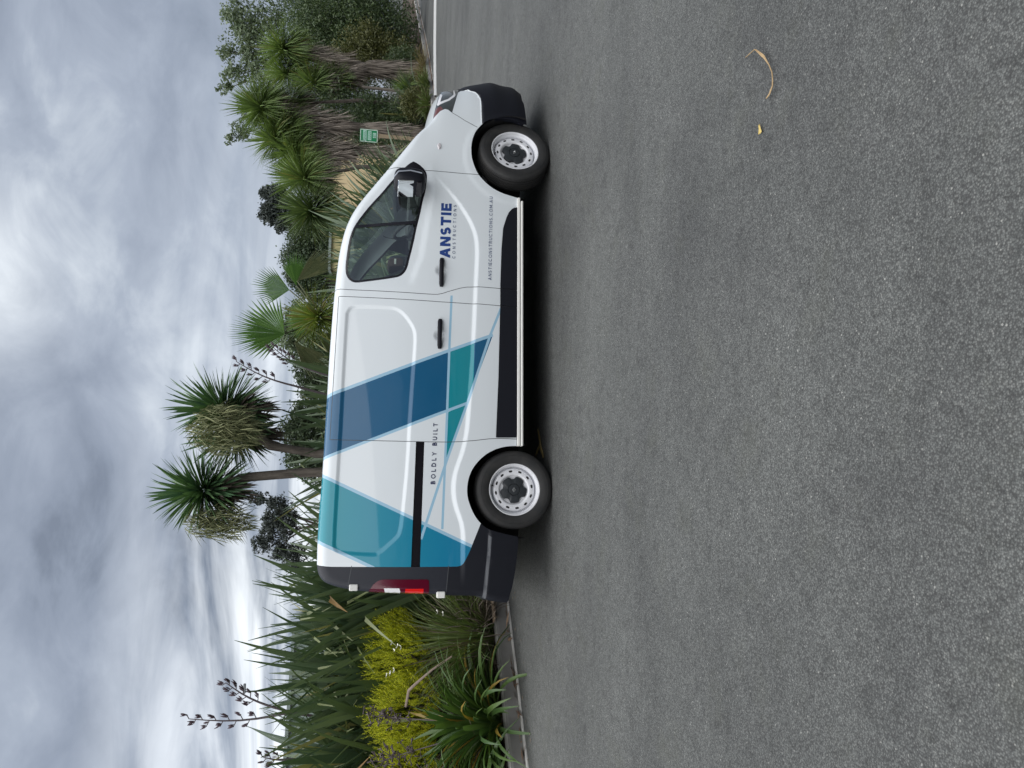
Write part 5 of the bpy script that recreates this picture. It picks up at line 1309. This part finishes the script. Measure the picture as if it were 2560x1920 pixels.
def tree(base, top, blobs, label, mat, n, ls, tr=.2): return crown_tree('tree', base, top, blobs, label, 'tree', mat, n, ls, G2, tr)
tree((15.6,38,.3), (15.4,38,6.0), [((15.0,38,7.6),(1.0,.9,.9)), ((16.1,38,8.2),(1.1,.9,.8)), ((14.2,38,8.6),(.7,.6,.6)), ((17.2,38,8.6),(.9,.8,.7)), ((15.3,38,9.0),(.6,.5,.5)), ((13.5,38,9.1),(.45,.4,.4)), ((16.8,38,7.3),(1.2,1,.9))], 'airy light green tree showing above the right shrubs', M['tgrey'], 7040, 0.081, .14)
tree((12.4,36,.3), (11.9,36,6.0), [((11.9,36,7.4),(.8,.7,.6)), ((12.8,36,7.0),(.8,.7,.8)), ((11.0,36,7.9),(.5,.4,.45)), ((10.6,36,8.3),(.3,.3,.35))], 'small airy tree behind the tallest cabbage tree', M['tgrey'], 3300, 0.074, .11)
tree((12.9,60,0), (12.9,60,8.2), [((12.3,60,9.9),(.8,.8,.7)), ((13.4,60,9.2),(1.0,.9,.9)), ((12.6,60,8.3),(1.1,1,.8)), ((11.6,60,9.0),(.8,.7,.55)), ((11.3,60,8.0),(.55,.5,.45)), ((13.9,60,10.2),(.5,.5,.5))], 'dark spreading conifer top left of the cabbage trees', M['tpine'], 13200, 0.118, .22)
tree((8.6,55,0), (8.4,55,6), [((8.3,55,6.9),(1.4,1.2,1.4)), ((9.7,55,6.6),(1.3,1.1,1.3)), ((7.2,55,6.4),(1.0,1,1.0)), ((8.6,55,5.0),(2.2,1.3,1.2)), ((10.4,55,5.6),(1.4,1.2,1.4))], 'dark round headed tree over the front door of the van', M['tdark'], 19800, 0.105, .25)
tree((6.5,52,0), (6.4,52,5), [((6.6,52,7.1),(.7,.6,.6)), ((5.9,52,6.5),(.8,.7,.6)), ((6.8,52,5.8),(.9,.8,.8)), ((5.6,52,5.4),(.9,.8,.8))], 'thin dark tree with sky showing through right of the fan palm', M['tdark'], 5720, 0.093, .18)
tree((2.6,45,0), (2.5,45,5), [((2.4,45,6.6),(.8,.7,.7)), ((3.4,45,6.1),(.9,.8,.8)), ((1.6,45,6.0),(.8,.7,.7)), ((2.4,45,5.3),(1.4,1,.9))], 'pale grey green tree behind the fan palm', M['tgrey'], 7040, 0.093, .18)
tree((-7.6,40,0), (-7.5,40,4.5), [((-8.4,40,6.9),(.55,.5,.5)), ((-7.6,40,6.6),(.7,.6,.5)), ((-6.7,40,6.3),(.7,.6,.6)), ((-8.8,40,6.1),(.6,.5,.5)), ((-7.4,40,5.7),(.9,.7,.5)), ((-9.2,40,5.3),(.8,.6,.6)), ((-6.2,40,7.2),(.4,.4,.5))], 'open branched tree against the bright sky left of the yuccas', M['tpine'], 6600, 0.081, .15)
tree((-3.9,45,0), (-3.8,45,4), [((-3.2,45,5.8),(1.1,.9,1.0)), ((-4.6,45,5.6),(1.0,.9,.9)), ((-2.2,45,5.4),(.9,.8,.9)), ((-3.6,45,4.4),(2.2,1,.9)), ((-5.4,45,5.0),(.7,.6,.7))], 'dark green tree low behind the yucca trunks', M['tdark'], 15400, 0.093, .2)
tree((0.3,48,0), (.3,48,4), [((.4,48,5.6),(1.1,.9,.9)), ((-.8,48,5.3),(.9,.8,.8)), ((1.5,48,5.2),(.9,.8,.8)), ((.4,48,4.3),(1.9,1,.9))], 'dark green tree low behind the right yucca', M['tdark'], 11000, 0.093, .2)

# ================================================================== BUILDINGS, LAMP POST, SIGN
def ribbed(name, a, b_, z0, z1, mat, n, parent, depth=.04):
    """corrugated sheet wall from a to b: real ribs"""
    mb = MB(); a = Vector((*a, 0)); b2 = Vector((*b_, 0)); t = (b2-a).normalized(); nrm = Vector((t.y, -t.x, 0)); L = (b2-a).length; V_ = []
    for i in range(n*2+1):
        p = a+t*(L*i/(n*2)); o_ = nrm*(depth if i % 2 else 0)
        V_ += [p+o_+Vector((0, 0, z0)), p+o_+Vector((0, 0, z1))]
    mb.add(V_, [(2*i, 2*i+2, 2*i+3, 2*i+1) for i in range(n*2)]); return mb.build(name, mat, parent)
pg = plain('pale_green_cladding', (.30,.37,.33), .55, var=.08, vs_=2); pg2 = plain('grey_green_roof', (.22,.27,.25), .5, var=.1)
t = empty('green_building', (-21, 42, 0)); tag(t, 'pale green metal clad building low behind the flax at the left', 'building')
ribbed('wall', (-6, 40.2-42), (6.2, 45.6-42), 0, 5.55, pg, 70, t)
b = MB(); b.prism([(-6.2,-2.2),(6.5,3.4),(4.0,9.5),(-8.6,3.8)], 5.62, 5.80, 'xy'); b.build('roof', pg2, t)
b = MB(); b.box((.1, .85, 5.66), (13.4, .12, .16), Matrix.Rotation(math.atan2(5.4, 12.2), 3, 'Z')); b.build('gutter', pg, t)
for c_ in ((5.9, 6.2, 2.75), (-7.2, 1.2, 2.75)):
    b = MB(); b.box(c_, (.1, 6, 5.5), Matrix.Rotation(R(23), 3, 'Z')); b.build('end_wall', pg, t)
cw = plain('cream_wall', (.62,.50,.30), .8, var=.06, vs_=1.5); cw2 = plain('cream_panel', (.50,.46,.24), .8, var=.06)
t = empty('cream_building', (11.5, 52, 0)); tag(t, 'cream walled building glimpsed between the trunks and over the van window', 'building')
b = MB(); b.box((2.2, 0, 2.45), (5.4, 6, 4.9)); b.build('wall', cw, t)
b = MB(); b.box((-3.2, .6, 2.3), (2.6, 6, 4.6)); b.build('annexe_wall', cw2, t)
b = MB(); b.box((2.2, 0, 5.02), (5.8, 6.4, .2)); b.build('roof', pg2, t)
b = MB(); b.box((-3.3, .6, 4.68), (2.8, 6.4, .16)); b.build('annexe_roof', pg2, t)
t = empty('lamp_post', (-17.9, 45, 0)); tag(t, 'slim grey lamp post with a small head against the bright sky', 'lamp post')
b = MB(); b.tube([(0, 0, 0), (0, 0, 4), (-.05, 0, 8.2)], [.08, .065, .045], 8); b.build('pole', plain('galvanised', (.35,.36,.38), .5, .4), t, True)
b = MB(); b.box((.12, 0, 8.28), (.55, .22, .14), bev=.04); b.build('lamp_head', plain('lamp_grey', (.18,.19,.2), .5), t)
# green sign
t = empty('sign', (6.95, 22.0, gz(6.95, 22)), R(-8)); tag(t, 'small green sign with three white text panels on a timber post', 'sign')
zb = t.location.z
b = MB(); b.box((-.02, .03, .95), (.10, .07, 1.95)); b.build('post', plain('sign_post_timber', (.30,.235,.155), .8, var=.15), t)
gm = plain('sign_green', (.006,.23,.085), .4); wm = plain('sign_white', (.66,.74,.69), .45); wp = plain('sign_print', (.38,.62,.52), .45)
zc = 1.96-zb
b = MB(); b.box((-.05, -.02, zc), (.36, .014, .50), bev=.004); bd = b.build('board', gm, t)
b = MB()
for (x, z, sx, sz) in ((-.05, zc+.232, .34, .018), (-.05, zc-.232, .34, .018), (-.212, zc, .018, .48), (.112, zc, .018, .48)): b.box((x, -.030, z), (sx, .004, sz))
b.build('border', wm, t)
for (x, z, sx, sz) in ((-.05, zc+.115, .29, .10), (-.045, zc-.02, .25, .10), (-.03, zc-.155, .14, .09)):
    b = MB(); b.box((x, -.030, z), (sx, .004, sz)); o = b.build('text_panel', wp, t)
    b = MB()
    for k in range(2):
        q = x-sx/2+.03
        while q < x+sx/2-.04:
            l_ = random.uniform(.02, .05); b.box((q+l_/2, -.0335, z+.02-.04*k), (l_, .002, .012)); q += l_+.014
    b.build('text_line', gm, o)

# ================================================================== LITTER
def ribbon(name, pts, wd, mat, label, cat, lift=.006):
    b = MB(); V_ = []
    P = resample(pts, .012); W_ = np.interp(np.linspace(0, 1, len(P)), np.linspace(0, 1, len(wd)), wd)
    for i, p in enumerate(P):
        a, c = np.array(P[max(i-1, 0)]), np.array(P[min(i+1, len(P)-1)]); t_ = (c-a)[:2]; t_ = t_/np.linalg.norm(t_); n_ = np.array((-t_[1], t_[0]))*W_[i]/2
        z = lift+(p[2] if len(p) > 2 else 0)
        V_ += [(p[0]+n_[0], p[1]+n_[1], z+.004), (p[0], p[1], z), (p[0]-n_[0], p[1]-n_[1], z+.005)]
    b.add(V_, [(i*3+k, i*3+k+1, (i+1)*3+k+1, (i+1)*3+k) for i in range(len(P)-1) for k in range(2)])
    o = b.build(name, mat, None, True); sm = o.modifiers.new('thick', 'SOLIDIFY'); sm.thickness = .0015; return tag(o, label, cat)
dl = NT('dry_leaf_tan'); nz = dl.noise(dl.co(), 30, 5); dl.l(dl.mix(nz, (.27,.18,.09), (.46,.34,.19)), dl.b.inputs['Base Color']); dl.set(Roughness=.7)
ribbon('fallen_leaf', [(1.432,3.040,.012),(1.428,2.950,.018),(1.420,2.938,.015),(1.374,2.889,.006),(1.325,2.849,.004),(1.282,2.819,.006),(1.245,2.801,.012),(1.221,2.804,.010),(1.201,2.836,.004),(1.192,2.863,.004)], [.003,.005,.002,.008,.013,.008,.004,.004,.004,.005,.010,.004], dl.m, 'long twisted dry tan leaf lying on the asphalt', 'leaf')
ribbon('fallen_leaf', [(1.107,2.921),(1.09,2.914),(1.068,2.909)], [.010,.012,.026], plain('yellow_leaf', (.50,.38,.12), .6), 'tiny yellow leaf fragment on the asphalt', 'leaf')
yl = plain('yellow_dry_leaf', (.50,.39,.16), .7, var=.3)
ribbon('fallen_leaf', [(-.415,7.047),(-.50,6.95),(-.583,6.887),(-.626,6.80),(-.66,6.765)], [.03,.05,.06,.05,.02], yl, 'forked dry yellow leaf beside the rear tyre, right half', 'leaf')
ribbon('fallen_leaf', [(-.56,6.93),(-.62,7.02),(-.684,7.113)], [.03,.045,.03], yl, 'forked dry yellow leaf beside the rear tyre, left half', 'leaf')
def litter(name, pts, mat, L=(.05, .16), w_=(.008, .02)):
    V_ = []; Fc = []
    for (x, y, z) in pts:
        a = random.uniform(0, 6.28); l_ = random.uniform(*L)/2; ww = random.uniform(*w_)/2; d = Vector((math.cos(a), math.sin(a), random.uniform(-.25, .25)))*l_; n_ = Vector((-math.sin(a), math.cos(a), random.uniform(-.4, .4)))*ww; c = Vector((x, y, z+.008))
        o_ = len(V_); V_ += [c-d, c+n_+Vector((0, 0, .004)), c+d, c-n_]; Fc.append((o_, o_+1, o_+2, o_+3))
    return tag(link(name, mesh_from(name, V_, Fc, mat)), kind='stuff')
pts = []
for i in range(5200):
    k = random.randrange(len(KA)-1)
    t_ = KA[k+1]-KA[k]; p = KA[k]+t_*random.random(); t_ = t_/np.linalg.norm(t_); n_ = np.array((-t_[1], t_[0])); o_ = abs(random.gauss(.3, .55))+.22
    if p[1] > 50: continue
    pts.append((*(p+n_*o_), .155 if o_ < .23 else .14+.05*o_))
litter('leaf_litter', pts, M['dead'], (.08, .4), (.010, .025))
pts = []
for i in range(1200):
    y0 = random.choice((9.0, 24, 26, 28, 30, 34, 38)) if random.random() < .6 else random.uniform(5, 42)
    k = int(np.argmin(np.abs(KA[:,1]-y0+random.gauss(0, 1.2)))); p = KA[k]+(KA[min(k+1, len(KA)-1)]-KA[k])*random.random(); j = max(1, min(k, len(KA)-2)); t_ = KA[j+1]-KA[j-1]; t_ = t_/np.linalg.norm(t_)
    pts.append((*(p+np.array((-t_[1], t_[0]))*random.uniform(-.05, .04)), .015+random.random()*.02))
litter('gutter_litter', pts, leafm('litter_brown', (.10,.06,.04), (.36,.25,.17), .85, .05), (.05, .22), (.012, .04))
# dry grass tufts hanging over the kerb at the right
t = empty('dry_grass_tuft', at0(11.1, 27.6)); tag(t, 'tuft of dry yellow grass spilling over the kerb at the right', 'grass')
b = MB(); tuft(b, (0, 0, 0), 420, .8, .014, (.3, 1.5), (.5, 2.2), .5); b.build('leaves', leafm('dry_grass', (.12,.10,.04), (.28,.23,.10), .7, .2), t)['kind'] = 'stuff'
t = empty('strap_leaf_clump', at0(9.6, 24.9)); tag(t, 'low green tuft beside the kerb above the headlight', 'plant', 'strap leaved clumps')
b = MB(); tuft(b, (0, 0, 0), 200, .6, .03, (.1, 1.3), (.5, 1.8), .15); b.build('leaves', M['grass'], t)['kind'] = 'stuff'
t = empty('strap_leaf_clump', at0(8.7, 24.0)); tag(t, 'olive tuft beside the kerb behind the bonnet', 'plant', 'strap leaved clumps')
b = MB(); tuft(b, (0, 0, 0), 200, .6, .03, (.1, 1.3), (.5, 1.8), .2); b.build('leaves', M['grass'], t)['kind'] = 'stuff'

# trees across the road behind the photographer: only their reflection in the van's side is seen
def tree_belt():
    Vs = []; n_tot = 0
    for i in range(26):
        a = R(-78+156*i/25)+random.uniform(-.03, .03); d = random.uniform(24, 30); c0 = np.array((math.sin(a)*d, 2-math.cos(a)*d, 0)); h = random.uniform(6.0, 10.5); wd = random.uniform(2.6, 4.2)
        n = 1500; u_ = rng.normal(size=(n, 3)); u_ /= np.linalg.norm(u_, axis=1)[:, None]; p = c0+np.array((0, 0, h*.52))+u_*(rng.random((n, 1))**.4)*np.array((wd, wd, h*.5))
        dd = rng.normal(size=(n, 3)); dd /= np.linalg.norm(dd, axis=1)[:, None]; e = np.cross(dd, rng.normal(size=(n, 3))); e /= np.linalg.norm(e, axis=1)[:, None]; s_ = rng.uniform(.25, .5, (n, 1))
        Vs.append(np.stack([p-dd*s_, p+e*s_*.6, p+dd*s_, p-e*s_*.6], 1).reshape(-1, 3)); n_tot += n
    V_ = np.concatenate(Vs)
    return tag(link('tree_belt', mesh_from('tree_belt', V_, np.arange(n_tot*4).reshape(-1, 4), M['tdark'])), kind='stuff')
tree_belt()

# bark strip and twigs caught on the kerb by the rear bumper
b = MB(); b.box((0, 0, 0), (.50, .085, .016), Matrix.Rotation(R(50), 3, 'Z') @ Matrix.Rotation(R(5), 3, 'X'), bev=.005)
tag(b.build('bark_strip', bark('tan_bark', (.34,.22,.14), (.62,.50,.37)), None, loc=(-2.43, 8.40, .17)), 'tan strip of bark lying on the kerb just behind the rear bumper', 'bark')
grit = []
for i in range(900):
    k = random.randrange(4, len(KA)-1); p = KA[k]+(KA[k]-KA[k-1])*random.random(); t_ = KA[k]-KA[k-1]; t_ = t_/np.linalg.norm(t_); o_ = -.05-abs(random.gauss(0, .35))
    if p[1] < 40: grit.append((*(p+np.array((-t_[1], t_[0]))*o_), .001))
litter('road_grit', grit, leafm('grit', (.07,.06,.05), (.26,.22,.17), .9, .0), (.01, .07), (.006, .016))
